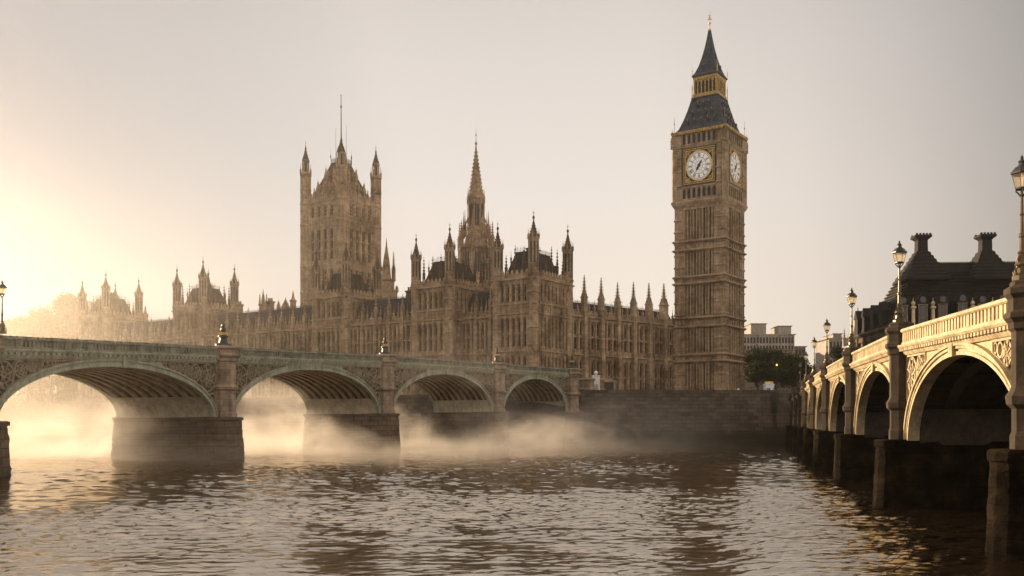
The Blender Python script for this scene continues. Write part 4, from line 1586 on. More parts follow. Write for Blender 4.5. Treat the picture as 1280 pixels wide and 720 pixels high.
        for e in (0, 1):
            Sb = MB(); Sb.T = T
            zt_ = (zs0 if e == 0 else zs1) + st['band']
            rg = []
            for k in range(kb + 1):
                kk_ = k if e == 0 else N - k
                x, z = arc(-.06, kk_)
                xo = -.2 if e == 0 else L + .2
                z = min(z, zt_)
                rg.append([(x, .64, z), (x, W - .64, z), (xo, W - .64, z), (xo, .64, z)])
            Sb.loft(rg if e == 1 else rg)
            put('springing', Sb, mats['band'])
        Cx = MB(); Cx.T = T
        step = 2 if N > 40 else 1
        for k in range(4, N - 3, step * 2):
            x, z = arc(.2, k)
            Cx.box(x - .05, x + .05, .6, W - .6, z + .08, z + .2)
        put('cross_brace', Cx, mats['vault_skin'], vt)
        Dk = MB(); Dk.T = T
        Dk.loft([[(x, y, z) for y, z in ((.25, ztop(x) - par_h - .3), (.25, ztop(x) - par_h + .02), (W - .25, ztop(x) - par_h + .02), (W - .25, ztop(x) - par_h - .3))] for x in (0, L)])
        put('roadway', Dk, M['asphalt'])
    # piers
    for i, (x, y, zp, zs) in enumerate(P):
        pa = P[max(0, i - 1)]; pb = P[min(len(P) - 1, i + 1)]
        T = TR(x, y, 0, math.atan2(pb[1] - pa[1], pb[0] - pa[0]))
        r = r_sh * 1.05
        yc = st['shaft_y']
        B = MB(); B.T = T
        zcap = zp + st['cap']
        def shaft(yy):
            zm = zs + (zp - zs) * st['mid']
            B.lathe(8, 0, yy, [(r * 1.1, zs - .1), (r * 1.1, zs + .5), (r, zs + .65), (r, zm - .3), (r * 1.28, zm - .15), (r * 1.34, zm + .12), (r * 1.12, zm + .3), (r * 1.02, zm + .45),
                               (r * 1.02, zp - par_h - cor_h), (r * 1.18, zp - par_h - cor_h * .8), (r * 1.2, zp - par_h - cor_h * .4), (r * 1.42, zp - par_h - .05), (r * 1.42, zp - par_h + .1), (r * 1.22, zp - par_h + .2),
                               (r * 1.22, zp - .25), (r * 1.42, zp - .1), (r * 1.42, zp + .08), (r * 1.1, zp + .2), (r * 1.1, zcap - .1), (r * .9, zcap)])
        shaft(yc)
        if st['back']:
            shaft(W - yc)
        bh = st['band']
        B.box(-hp + .1, hp - .1, .66, W - .66, zs - .2, zs + bh - .1, 1)
        B.box(-r * .9, r * .9, yc, W - yc, zs, zp - par_h - .4)
        pr = put('pier', B, [mats['shaft'], mats['band']])
        # cutwater base: lofted rough masonry with rounded nose
        Bs = MB(); Bs.T = T
        bw, tip = st['base_w'], st['base_tip']
        out = []
        m2 = 9
        for k in range(m2):
            an = PI + PI * k / (m2 - 1)
            out.append((math.cos(an), math.sin(an), 0))
        nl = 8
        loop = [(math.cos(PI + PI * k / (m2 - 1)) * bw, yc + math.sin(PI + PI * k / (m2 - 1)) * tip) for k in range(m2)]
        loop += [(bw, yc + (W - 2 * yc) * k / nl) for k in range(1, nl)]
        loop += [(math.cos(PI * k / (m2 - 1)) * bw, W - yc + math.sin(PI * k / (m2 - 1)) * tip) for k in range(m2)]
        loop += [(-bw, yc + (W - 2 * yc) * (nl - k) / nl) for k in range(1, nl)]
        rr = random.Random(100 + i)
        rings = []
        nz = 16
        ccx, ccy = 0, W / 2
        zl = [(-2.0, 1.16)] + [(-.6 + (zs - .35 + .6) * k / nz, 1.14 - .12 * k / nz) for k in range(nz + 1)] + [(zs - .33, 1.08), (zs - .02, 1.08), (zs + .06, 1.0)]
        jit = st['jit']
        for (z, s) in zl:
            g = bw * (s - 1)
            ring = []
            for (px, py) in loop:
                dx = px / bw
                dy = -1 if py < yc - .01 else (1 if py > W - yc + .01 else 0)
                j = jit if z < zs - .34 else jit * .4
                nx = g * dx + rr.uniform(-j, j)
                ny = g * (abs(py - (yc if dy < 0 else W - yc)) / tip if dy else 0) * dy * 1.6 + rr.uniform(-j, j)
                ring.append((px + nx, py + ny, z + (rr.uniform(-j, j) * .5 if -1 < z < zs - .4 else 0)))
            rings.append(ring)
        Bs.loft(rings)
        put('pier_base', Bs, mats['base'], pr)
        if i in st['finials']:
            F = MB(); F.T = T
            z = zcap
            F.lathe(8, 0, yc, [(.95, z - .05), (.95, z + .2), (.5, z + .4), (.42, z + .95), (.6, z + 1.05), (.6, z + 1.2), (.3, z + 1.3)])
            F.lathe(8, 0, yc, [(.24, z + 1.28), (.36, z + 1.5), (.2, z + 1.62)], mi=1)
            F.lathe(8, 0, yc, [(.2, z + 1.6), (.36, z + 1.85), (.26, z + 2.1), (.14, z + 2.2), (.22, z + 2.35), (.2, z + 2.5), (.03, z + 2.75)])
            for q in range(4):
                an = q * PI / 2 + .4
                F.tube([(.25 * math.cos(an), yc + .25 * math.sin(an), z + 1.1), (.5 * math.cos(an), yc + .5 * math.sin(an), z + 1.35), (.42 * math.cos(an), yc + .42 * math.sin(an), z + 1.6)], .06, 4, 1)
            put('finial', F, [M['black'], M['gold']], pr)
    return root

LB = [(-47.2, 40.0, 9.4, 4.0), (-42.8, 77.0, 11.25, 4.4), (-33.9, 113.0, 13.05, 4.9), (-19.75, 150.0, 14.65, 5.65), (-2.7, 180.0, 15.2, 6.2), (12.6, 200.0, 15.25, 6.4)]
arch_bridge('arch_bridge', 'grey green arch bridge with misty piers crossing in front of the palace', LB, 13.0, dict(
    ring=.72, shaft=1.38, shaft_y=.1, cornice=.8, parapet=.9, cap=.25, drop=2.35, back=True, panel=.3, deep=.4, frame=.2,
    rings=((0, .4, 0.0), (.38, .78, .07), (.76, 1.0, -.08)), dentil=.7, baluster=.5, lace=True, ribs=9, band=2.3, mid=.42,
    base_w=2.25, base_tip=2.0, jit=.07, finials=(2, 3, 4, 5), near=(1, 2),
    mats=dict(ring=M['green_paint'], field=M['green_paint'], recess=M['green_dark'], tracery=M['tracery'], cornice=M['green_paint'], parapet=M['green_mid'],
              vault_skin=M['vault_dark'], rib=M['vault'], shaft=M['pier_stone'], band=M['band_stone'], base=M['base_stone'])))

RB = [(57.5, 196.5, 9.85, 3.6), (52.0, 175, 9.85, 3.6), (46.4, 154, 9.85, 3.55), (40.9, 133, 9.8, 3.55), (35.4, 112, 9.75, 3.5), (30.0, 91, 9.6, 3.5), (25.1, 70.5, 9.45, 3.45), (20.45, 50.3, 9.2, 3.42), (17.35, 32.0, 8.75, 3.42), (15.4, 13.5, 8.2, 3.42)]
arch_bridge('arch_bridge', 'cream arch bridge at right, its side lit golden, with lamps on its piers', RB, 14.0, dict(
    ring=.52, shaft=.55, shaft_y=-.05, cornice=.5, parapet=.85, cap=.4, drop=1.75, back=True, panel=.2, deep=.34, frame=.13,
    rings=((0, .3, .02), (.28, .55, .1), (.53, .8, .0), (.78, 1.0, -.09)), dentil=.42, baluster=.44, lace=False, ribs=5, band=1.6, mid=.32,
    base_w=.9, base_tip=1.25, jit=.022, finials=(), near=(6, 7, 8),
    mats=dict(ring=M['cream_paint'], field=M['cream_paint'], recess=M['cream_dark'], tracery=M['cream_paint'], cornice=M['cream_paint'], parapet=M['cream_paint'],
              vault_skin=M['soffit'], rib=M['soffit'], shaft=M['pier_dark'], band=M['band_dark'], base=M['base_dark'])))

# abutment block where the left bridge lands
t = thing('bridge_abutment', 'stone abutment block at the far end of the green bridge', 'abutment', (16.5, 206.2, 0), R(45))
B = MB()
B.box(-2.2, 4.5, -2.2, 9, -1.5, 13.2)
B.rect(-2.2, 4.5, -2.2, 9, [(.0, 10.9), (.25, 11.1), (.25, 11.4), (0, 11.6)])
B.rect(-2.2, 4.5, -2.2, 9, [(.0, 13.0), (.25, 13.2), (.25, 13.5), (0, 13.7)])
mk('block', B, M['pier_stone'], t)
B = MB()
B.box(4.6, 6.4, -1.6, 6, -1.5, 12.2)
B.rect(4.6, 6.4, -1.6, 6, [(0, 12.0), (.2, 12.2), (.2, 12.5), (0, 12.6)])
mk('side_wall', B, M['pier_stone'], t)

# ------------------------------------------------------------------ street lamps
def street_lamp(label, x, y, z, h, style=0, group='ornate lamps along the bridges'):
    t = thing('street_lamp', label, 'lamp', (x, y, z), random.Random(label).uniform(0, 1), group)
    k = h / 4.3
    B = MB()
    # pedestal, scrolled foot, fluted shaft with rings
    B.lathe(8, 0, 0, [(.34 * k, -.05), (.34 * k, .12 * k), (.24 * k, .2 * k), (.2 * k, .45 * k), (.26 * k, .52 * k), (.22 * k, .62 * k), (.12 * k, .9 * k), (.16 * k, .96 * k), (.09 * k, 1.05 * k),
                      (.085 * k, 1.5 * k), (.12 * k, 1.54 * k), (.12 * k, 1.62 * k), (.07 * k, 1.68 * k), (.06 * k, 2.3 * k), (.09 * k, 2.34 * k), (.06 * k, 2.4 * k), (.05 * k, 2.98 * k), (.085 * k, 3.04 * k), (.05 * k, 3.1 * k)])
    for q in range(4):
        a = q * PI / 2
        c, s = math.cos(a), math.sin(a)
        B.tube([(r * k * c, r * k * s, zz * k) for r, zz in ((.30, .15), (.33, .3), (.24, .42), (.17, .55), (.2, .7), (.13, .85))], .05 * k, 5)
    mk('post', B, [M['bronze']], t, smooth=False)
    A = MB()
    for q in range(4):
        a = q * PI / 2 + PI / 4
        c, s = math.cos(a), math.sin(a)
        A.tube([(r * k * c, r * k * s, zz * k) for r, zz in ((.04, 3.0), (.12, 3.12), (.2, 3.2), (.2, 3.28))], .03 * k, 5)
    A.lathe(6, 0, 0, [(.2 * k, 3.24 * k), (.24 * k, 3.27 * k), (.24 * k, 3.31 * k), (.2 * k, 3.33 * k)])
    mk('bracket', A, [M['black']], t)
    G = MB()
    G.lathe(6, 0, 0, [(.215 * k, 3.315 * k), (.34 * k, 3.80 * k)])
    lan = mk('lantern', G, [M['lantern']], t)
    Fr = MB()
    for q in range(6):
        a = PI / 6 + q * PI / 3
        Fr.tube([(.225 * k * math.cos(a), .225 * k * math.sin(a), 3.3 * k), (.35 * k * math.cos(a), .35 * k * math.sin(a), 3.81 * k)], .013 * k, 4)
    mk('lantern_frame', Fr, [M['black']], lan)
    H = MB()
    H.lathe(6, 0, 0, [(.37 * k, 3.79 * k), (.40 * k, 3.82 * k), (.40 * k, 3.87 * k), (.33 * k, 3.93 * k), (.24 * k, 4.05 * k), (.13 * k, 4.12 * k), (.11 * k, 4.22 * k), (.14 * k, 4.25 * k), (.09 * k, 4.31 * k), (.04 * k, 4.36 * k), (.06 * k, 4.4 * k), (.015 * k, 4.5 * k)])
    mk('lantern_hood', H, [M['black']], t)
    return t
def on_pier(P, i, zc):
    x, y, zp, zs = P[i]
    return x, y, zp + zc
lamp_labels = {8: 'tall black lamp on the nearest pier at the right edge', 7: 'lamp on the second pier of the cream bridge, in front of the dark roof',
               6: 'lamp on the third pier of the cream bridge', 5: 'lamp on the fourth pier of the cream bridge, beside the grey office block',
               4: 'small distant lamp on the fifth pier of the cream bridge'}
for i, lb in lamp_labels.items():
    x, y, z = on_pier(RB, i, .4)
    street_lamp(lb, x - (.35 if i == 8 else .15), y, z, {8: 3.95, 7: 4.1, 6: 4.2, 5: 4.0, 4: 4.0}[i])
for i, lb in ((3, 'tiny lamp on the sixth pier of the cream bridge'), (2, 'tiny lamp on the seventh pier of the cream bridge, near the embankment')):
    x, y, z = on_pier(RB, i, .4)
    street_lamp(lb, x - .15, y, z, 3.8)
x, y, z = on_pier(LB, 1, .25)
street_lamp('glowing lamp against the low sun at the left end of the green bridge', x + 1.9, y, z, 4.1)

# ------------------------------------------------------------------ chimneyed building on the right bank
def roofed_building():
    D = 216.0
    t = thing('roofed_building', 'dark steep roofed building with two flared chimneys behind the cream bridge', 'building', (84.6, D, GROUND), R(-3))
    L, dep = 66.0, 26.0
    B = MB()
    B.box(0, L, 0, dep, -.5, 15.2)
    bays = 14
    bw = L / bays
    for i in range(bays + 1):
        x = bw * i
        B.box(x - .55, x + .55, -.7, .05, -.3, 15.6)
        B.box(x - .3, x + .3, -.95, -.69, 1, 15.4)
    for z in (0, 4.6, 9.2, 13.6):
        B.box(-.3, L + .3, -.5, .05, z, z + 1.1)
    B.T = TR(0, dep, 0, -PI / 2)
    for i in range(6):
        x = dep * i / 5
        B.box(x - .5, x + .5, -.7, .05, -.3, 15.55)
    for z in (0, 4.6, 9.2, 13.6):
        B.box(0, dep, -.45, .05, z + .01, z + 1.09)
    B.T = None
    mk('wall', B, M['stone_dark'], t)
    for i in range(bays):
        for z in (1.2, 5.8, 10.4):
            put_window(t, TR(bw * (i + .5), -.05, z), bw - 1.3, 3.1, 3, 1, 'stone_dark')
    S = MB()
    S.rect(0, L, 0, dep, [(.2, 14.6), (1.0, 15.0), (1.3, 15.3), (1.3, 15.6), (.2, 15.7)])
    mk('eaves', S, M['stone_dark'], t)
    Rf = MB()
    zr = 31.0
    rings = []
    for (o, z) in ((1.2, 15.6), (-.2, 16.2), (-5.2, 22.8), (-7.0, 26.6), (-9.0, 30.6), (-9.1, zr)):
        rings.append([(-o, -o, z), (L + o, -o, z), (L + o, dep + o, z), (-o, dep + o, z)])
    Rf.loft(rings)
    # raised courses of the shingle roof
    for k in range(17):
        f = k / 17
        z = 17.0 + 13.2 * f
        o = np.interp(z, [15.6, 16.2, 22.8, 26.6, 30.6], [1.2, -.2, -5.2, -7.0, -9.0])
        Rf.loft([[(-oo, -oo, zz), (L + oo, -oo, zz), (L + oo, dep + oo, zz), (-oo, dep + oo, zz)] for oo, zz in ((o - .05, z - .3), (o + .46, z - .28), (o + .30, z + .05), (o - .2, z + .1))])
    Rf.box(9.0, L - 9, 9.2, 10.0, zr - .2, zr + .5)
    n = 90
    for k in range(n):
        x = 9 + (L - 18) * k / n
        Rf.box(x, x + .22, 9.4, 9.8, zr + .48, zr + .8)
    rf = mk('roof', Rf, M['shingle'], t)
    for cx in (10.6, 25.2, 40, 54):
        C = MB()
        cy_ = 9.0
        z0 = 25.5
        st = [(4.6, z0), (4.6, z0 + .0)]
        prof = []
        hw, z = 5.0, 27.0
        while hw > 1.35:
            prof += [(hw, z), (hw - .12, z + .62)]
            hw -= .47; z += .88
        prof += [(1.3, 34.0), (1.15, 34.1), (1.1, 36.6), (1.25, 36.8), (1.7, 37.2), (1.85, 37.3), (1.85, 37.8), (1.5, 37.85)]
        C.sq(cx, cy_, [p for p in prof if p[1] < 34.0 or p[0] <= 1.86 and p[1] >= 34.0])
        for q in range(12):
            a = q * PI / 6
        for q in (-1.5, -.75, 0, .75, 1.5):
            for w in (-1.5, 1.5):
                C.box(cx + q - .2, cx + q + .2, cy_ + w - .2, cy_ + w + .2, 37.8, 38.2)
        mk('chimney', C, M['shingle'], rf)
    rr = random.Random(5)
    # dormer row with blue-grey glass, and pale finial columns between
    for i in range(15):
        x = 3.2 + i * 4.35
        D_ = MB()
        hgt = rr.uniform(4.2, 5.6)
        D_.box(x - 1.25, x + 1.25, -.3, 4.5, 15.6, 15.6 + hgt)
        D_.box(x - 1.5, x + 1.5, -.55, 4.6, 15.6 + hgt, 16.0 + hgt)
        if i % 2:
            D_.prism([(x - 1.5, 16.0 + hgt), (x + 1.5, 16.0 + hgt), (x, 18.0 + hgt)], -.5, 5)
        else:
            D_.prism([(x + 1.5 * math.cos(q * PI / 8), 16.0 + hgt + 1.5 * math.sin(q * PI / 8)) for q in range(9)], -.5, 5)
        dm = mk('dormer', D_, M['shingle'], rf)
        w = MB()
        w.box(x - .8, x + .8, -.36, -.29, 16.3, 15.2 + hgt)
        w.prism([(x + .7 * math.cos(q * PI / 6), 16.5 + hgt + .7 * math.sin(q * PI / 6)) for q in range(12)], -.56, -.48)
        wn_ = mk('window', w, M['window_blue'], dm)
        fr = MB()
        for q in (-1, 1):
            fr.box(x + q * .9 - .1, x + q * .9 + .1, -.5, -.31, 16.1, 15.3 + hgt)
        fr.box(x - .06, x + .06, -.44, -.36, 16.3, 15.2 + hgt)
        fr.box(x - 1.15, x + 1.15, -.56, -.31, 15.3 + hgt, 15.5 + hgt)
        fr.box(x - .8, x + .8, -.44, -.36, 17.6, 17.72)
        mk('window_frame', fr, M['cream_dark'], wn_)
        if i % 3 != 2:
            c = MB()
            xx = x + 2.2
            c.sq(xx, -.4, [(.5, 14.6), (.5, 15.9), (.34, 16.1), (.3, 19.6), (.5, 19.8), (.5, 20.2), (.2, 20.4)])
            c.ball((xx, -.4, 20.9), .5)
            c.lathe(6, xx, -.4, [(.12, 21.2), (.03, 22.2)])
            mk('finial_column', c, M['cream_paint'], t)
    # end hip dormers facing left
    for i in range(4):
        y = 3.5 + i * 6
        D_ = MB()
        D_.T = TR(0, dep, 0, -PI / 2)
        D_.box(y - 1.2, y + 1.2, -.3, 4, 15.6, 19.8)
        D_.prism([(y - 1.5, 19.8), (y + 1.5, 19.8), (y, 21.9)], -.5, 5)
        D_.T = None
        mk('dormer', D_, M['shingle'], rf)
    return t
M['window_blue'] = plain('blue_grey_glass', (0.05, 0.058, 0.07), 0.25, 0, 0.3, 1)
roofed_building()

# ------------------------------------------------------------------ offices behind the trees
def office(label, px0, px1, y_top, D, storeys, bays, mat, steps=(), rot=0.0):
    x0 = (px0 - 640) / 1200 * D
    w = (px1 - px0) / 1200 * D
    H = CAM_Z + (527 - y_top) / 1200 * D - GROUND
    t = thing('office_block', label, 'building', (x0, D, GROUND), rot)
    B = MB()
    B.box(0, w, 0, 16, -.5, H)
    sh = 3.4
    n = int(H / sh)
    for k in range(n + 1):
        z = H - k * sh
        B.box(-.12, w + .12, -.45, 0, z - .9, z)
    for i in range(bays + 1):
        x = w * i / bays
        B.box(x - .18, x + .18, -.62, -.02, 0, H - .3)
    B.rect(0, w, 0, 16, [(.2, H - .1), (.8, H + .1), (.8, H + .45), (.2, H + .5)])
    mk('wall', B, M[mat], t)
    Wd = MB()
    for k in range(min(n, storeys)):
        z = H - k * sh
        Wd.T = None
        Wd.box(.05, w - .05, -.08, -.02, z - sh + .02, z - .95)
    mk('window_band', Wd, M['glass'], t)
    for (a, b2, dz) in steps:
        S = MB()
        S.box(w * a, w * b2, 2, 13, H - .2, H + dz)
        S.rect(w * a, w * b2, 2, 13, [(0, H + dz - .3), (.4, H + dz - .1), (.4, H + dz + .2)])
        for q in range(4):
            xx = w * (a + (b2 - a) * (q + .5) / 4)
            S.box(xx - .6, xx + .6, 1.85, 2.0, H + .6, H + dz - .9)
        mk('penthouse', S, M[mat], t)
    return t
office('pale office block with stepped roof behind the trees, right of the clock tower', 929, 992, 419, 400, 6, 16, 'concrete', ((.18, .48, 5.0), (.72, .98, 4.0)))
office('low brown terrace peeping over the trees beside the clock tower', 925, 990, 438, 380, 2, 10, 'concrete_dark')
office('small grey block behind the lamps on the cream bridge', 1036, 1062, 424, 360, 3, 6, 'concrete', ((.3, .7, 2.2),))
office('low far block between the trees and the bridge lamps', 984, 1006, 434, 420, 2, 5, 'concrete_dark')
office('hazy far block on the left skyline among the trees', 72, 104, 385, 400, 8, 7, 'concrete_dark', ((.3, .8, 4.0),))
office('long hazy block behind the trees at the far left', -60, 40, 418, 420, 5, 14, 'concrete_dark')

def gothic_spirelet():
    D = 300.0
    t = thing('church_spire', 'small pale gothic gable spire at the left corner of the dark roofed building', 'spire', ((1072 - 640) / 1200 * D, D, GROUND))
    B = MB()
    B.sq(0, 0, [(3.4, -.5), (3.4, 17), (3.7, 17.3), (3.7, 18), (2.6, 18.2), (2.4, 21), (1.3, 24.6), (.5, 27.5), (.1, 30)])
    mk('spire', B, M['concrete'], t)
    for q in (-1, 1):
        for v in (-1, 1):
            P = MB()
            pinnacle(P, q * 3.1, v * 3.1, 17.5, .9, 6.5)
            mk('pinnacle', P, M['concrete'], t)
gothic_spirelet()

# ------------------------------------------------------------------ trees, hedge
def leaf_cloud(name, clumps, n, size, mat, parent, seed):
    g = np.random.default_rng(seed)
    cs = np.array([c[:3] for c in clumps]); rs = np.array([c[3] for c in clumps])
    w = rs ** 2.2; w = w / w.sum()
    idx = g.choice(len(clumps), n, p=w)
    d = g.normal(size=(n, 3)); d /= np.linalg.norm(d, axis=1)[:, None]
    rad = rs[idx] * g.uniform(0.35, 1.0, n) ** 0.6 * (1 + .18 * g.normal(size=n))
    p = cs[idx] + d * rad[:, None] * np.array([1, 1, .82])
    u = g.normal(size=(n, 3)); u /= np.linalg.norm(u, axis=1)[:, None]
    v = np.cross(u, g.normal(size=(n, 3))); v /= np.linalg.norm(v, axis=1)[:, None]
    s = size * g.uniform(.6, 1.4, n)[:, None]
    q = np.stack([p - u * s * .5, p + v * s * .35, p + u * s * .5, p - v * s * .35], 1).reshape(-1, 3)
    me = bpy.data.meshes.new(name)
    me.vertices.add(4 * n)
    me.vertices.foreach_set('co', q.astype(np.float32).ravel())
    me.loops.add(4 * n)
    me.loops.foreach_set('vertex_index', np.arange(4 * n, dtype=np.int32))
    me.polygons.add(n)
    me.polygons.foreach_set('loop_start', np.arange(n, dtype=np.int32) * 4)
    me.polygons.foreach_set('loop_total', np.full(n, 4, dtype=np.int32))
    me.update(calc_edges=True)
    me.materials.append(M[mat])
    o = bpy.data.objects.new(name, me)
    COL.objects.link(o)
    o.parent = parent
    return o

def tree(label, px, D, h, cr, seed, mat='leaf', n=7000, leaf=.5, name='broadleaf_tree', z=GROUND, group='trees on the far bank'):
    t = thing(name, label, 'tree', ((px - 640) / 1200 * D, D, z), 0, group)
    g = random.Random(seed)
    B = MB()
    B.tube([(0, 0, -.3), (.1, 0, h * .2), (.05, .1, h * .45), (0, 0, h * .75)], [.035 * h, .026 * h, .018 * h, .006 * h], 8)
    clumps = []
    for k in range(11):
        a = g.uniform(0, 2 * PI)
        rr = cr * g.uniform(.25, .78)
        zz = h * g.uniform(.36, .86)
        f = 1 - .45 * abs((zz / h - .58) / .35)
        e = (rr * f * math.cos(a), rr * f * math.sin(a), zz)
        B.tube([(0, 0, h * g.uniform(.18, .4)), (e[0] * .5, e[1] * .5, zz * .8), e], [.012 * h, .008 * h, .003 * h], 5)
        clumps.append((*e, cr * g.uniform(.28, .46)))
    clumps.append((0, 0, h * .82, cr * .42))
    clumps.append((0, 0, h * .55, cr * .6))
    mk('trunk', B, M['bark'], t)
    leaf_cloud('crown', clumps, n, leaf, mat, t, seed)
    return t
tree('broad dark tree beside the foot of the clock tower', 946, 262, 15.0, 6.6, 1, n=9000)
tree('rounded dark tree in the middle of the clump right of the clock tower', 968, 258, 14.6, 6.4, 2, n=9000)
tree('lower dark tree at the right of the clump, near the cream bridge', 990, 262, 13.2, 6.0, 3, n=9000)
tree('small dark tree close behind the far end of the cream bridge', 1008, 268, 9.5, 4.4, 4, n=4500)
tree('dark tree behind the third bridge lamp', 1046, 270, 17.5, 3.4, 5, n=4500)
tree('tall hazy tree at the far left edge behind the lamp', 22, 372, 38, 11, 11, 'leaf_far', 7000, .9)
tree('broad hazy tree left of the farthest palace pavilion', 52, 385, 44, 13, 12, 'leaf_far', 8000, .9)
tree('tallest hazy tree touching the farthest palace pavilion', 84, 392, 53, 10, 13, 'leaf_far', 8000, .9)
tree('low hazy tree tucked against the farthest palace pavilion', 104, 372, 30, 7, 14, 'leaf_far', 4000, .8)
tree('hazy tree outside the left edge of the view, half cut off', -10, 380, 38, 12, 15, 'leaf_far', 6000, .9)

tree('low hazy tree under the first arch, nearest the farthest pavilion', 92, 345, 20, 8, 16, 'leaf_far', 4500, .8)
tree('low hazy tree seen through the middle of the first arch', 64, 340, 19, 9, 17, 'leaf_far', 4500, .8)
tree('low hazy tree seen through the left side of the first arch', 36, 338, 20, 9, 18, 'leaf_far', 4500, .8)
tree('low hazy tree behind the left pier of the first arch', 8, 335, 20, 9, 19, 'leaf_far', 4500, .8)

def hedge():
    g = random.Random(3)
    t = thing('hedge', 'low dark hedge along the foot of the clock tower', 'hedge', (43, 224, GROUND))
    cl = [(k * 1.3, g.uniform(-.3, .3), g.uniform(.5, 1.2), g.uniform(.6, 1.0)) for k in range(14)]
    leaf_cloud('foliage', cl, 4200, .3, 'leaf', t, 9)
    B = MB()
    for c in cl[::2]:
        B.tube([(c[0], 0, -.1), (c[0], 0, c[2])], .06, 5)
    mk('stem', B, M['bark'], t)
hedge()
t = thing('hedge', 'long hazy hedge on the far terrace seen under the first arch', 'hedge', (-205, 349, GROUND), R(8))
g_ = random.Random(8)
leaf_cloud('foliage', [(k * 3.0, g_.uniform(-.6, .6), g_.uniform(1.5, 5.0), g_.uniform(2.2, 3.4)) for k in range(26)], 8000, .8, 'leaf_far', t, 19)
B = MB()
for k in range(0, 26, 2):
    B.tube([(k * 3.0, 0, -.2), (k * 3.0, 0, 3)], .15, 5)
mk('stem', B, M['bark'], t)

# ------------------------------------------------------------------ embankment furniture
def post_x(px, D): return (px - 640) / 1200 * D
D = 204.4
t = thing('information_pillar', 'white and grey pillar with a round white lamp on top, on the embankment beside the bridge', 'pillar', (post_x(745, D), D, GROUND), R(-15))
B = MB(); B.rect(-.75, .75, -.5, .5, [(.08, -.05), (.08, .3), (0, .35), (0, 4.0), (.1, 4.05), (.1, 4.2), (0, 4.25)])
mk('pillar_body', B, M['white_paint'], t)
B = MB(); B.box(-.6, .6, -.56, -.5, .5, 2.3); mk('notice_panel', B, M['grey_paint'], t)
B = MB(); B.lathe(10, 0, 0, [(.12, 4.2), (.1, 4.5)]); B.ball((0, 0, 4.8), .42, 0, 12, 8); mk('globe', B, M['white_paint'], t, smooth=True)

t = thing('gateway', 'low dark gateway opening in the wall right of the white pillar', 'gate', (post_x(757, D), D + 2, GROUND), R(0))
B = MB(); B.box(-2.1, -1.7, -.3, .4, -.2, 2.9); B.box(1.9, 2.3, -.3, .4, -.2, 2.9); B.box(-2.3, 2.5, -.35, .45, 2.9, 3.3)
mk('gate_frame', B, M['pier_stone'], t)
B = MB()
B.box(-1.7, 1.9, 0, .1, 0, 2.9)
for k in range(12):
    B.box(-1.65 + k * .3, -1.6 + k * .3, -.1, -.02, 0, 2.8)
mk('gate_leaf', B, M['black'], t)

t = thing('ticket_kiosk', 'small white kiosk with blue front and orange sign by the trees', 'kiosk', (post_x(961, 208), 208, GROUND), R(8))
B = MB(); B.rect(-.95, .95, -.6, .6, [(0, -.1), (0, 2.3), (.12, 2.35), (.12, 2.5), (0, 2.55)]); mk('booth', B, M['white_paint'], t)
B = MB(); B.box(-.8, .1, -.66, -.6, .2, 1.7); mk('front_panel', B, M['blue_paint'], t)
B = MB(); B.box(-.9, .9, -.3, .3, 2.55, 3.1); mk('roof_sign', B, M['gold'], t)

for (px, Dd, h, lb) in ((971, 232, 8.2, 'lit amber globe lamp standing against the dark trees'), (1000, 209, 5.2, 'slim unlit lamp standard at the end of the embankment wall')):
    t = thing('lamp_standard', lb, 'lamp', (post_x(px, Dd), Dd, GROUND))
    B = MB(); B.lathe(8, 0, 0, [(.25, -.1), (.22, .6), (.1, .8), (.07, h - .5), (.14, h - .45)]); mk('post', B, M['black'], t)
    B = MB(); B.ball((0, 0, h - .1), .24, 0, 10, 7); mk('globe', B, M['glow'] if 'lit amber' in lb else M['lantern'], t, smooth=True)

def car(label, px, D, rz, col):
    t = thing('parked_car', label, 'car', (post_x(px, D), D, GROUND), rz, 'cars on the embankment road')
    B = MB()
    prof = [(-2.1, .35), (-2.1, .8), (-1.9, .95), (-1.2, 1.0), (-.6, 1.45), (.9, 1.48), (1.6, 1.0), (2.05, .9), (2.1, .35)]
    rings = []
    for y, s in ((-.85, .94), (-.75, 1), (.75, 1), (.85, .94)):
        rings.append([(x * s, y * (1 if z < 1.05 else .86), .35 + (z - .35) * s) for x, z in prof])
    B.loft(rings)
    mk('body', B, col, t)
    G = MB()
    G.box(-1.0, 1.2, -.8, .8, 1.05, 1.38)
    mk('window', G, M['glass'], t)
    for x in (-1.3, 1.3):
        for y in (-.82, .82):
            w = MB()
            w.T = Matrix.Translation((x, y, .33)) @ Matrix.Rotation(PI / 2, 4, 'X')
            w.lathe(14, 0, 0, [(.2, -.1), (.33, -.1), (.33, .1), (.2, .1)])
            mk('wheel', w, M['black'], t)
car('dark parked car by the trees behind the embankment wall', 950, 214, 0.05, M['black'])
car('grey parked car right of the white kiosk', 978, 215, -0.05, M['grey_paint'])

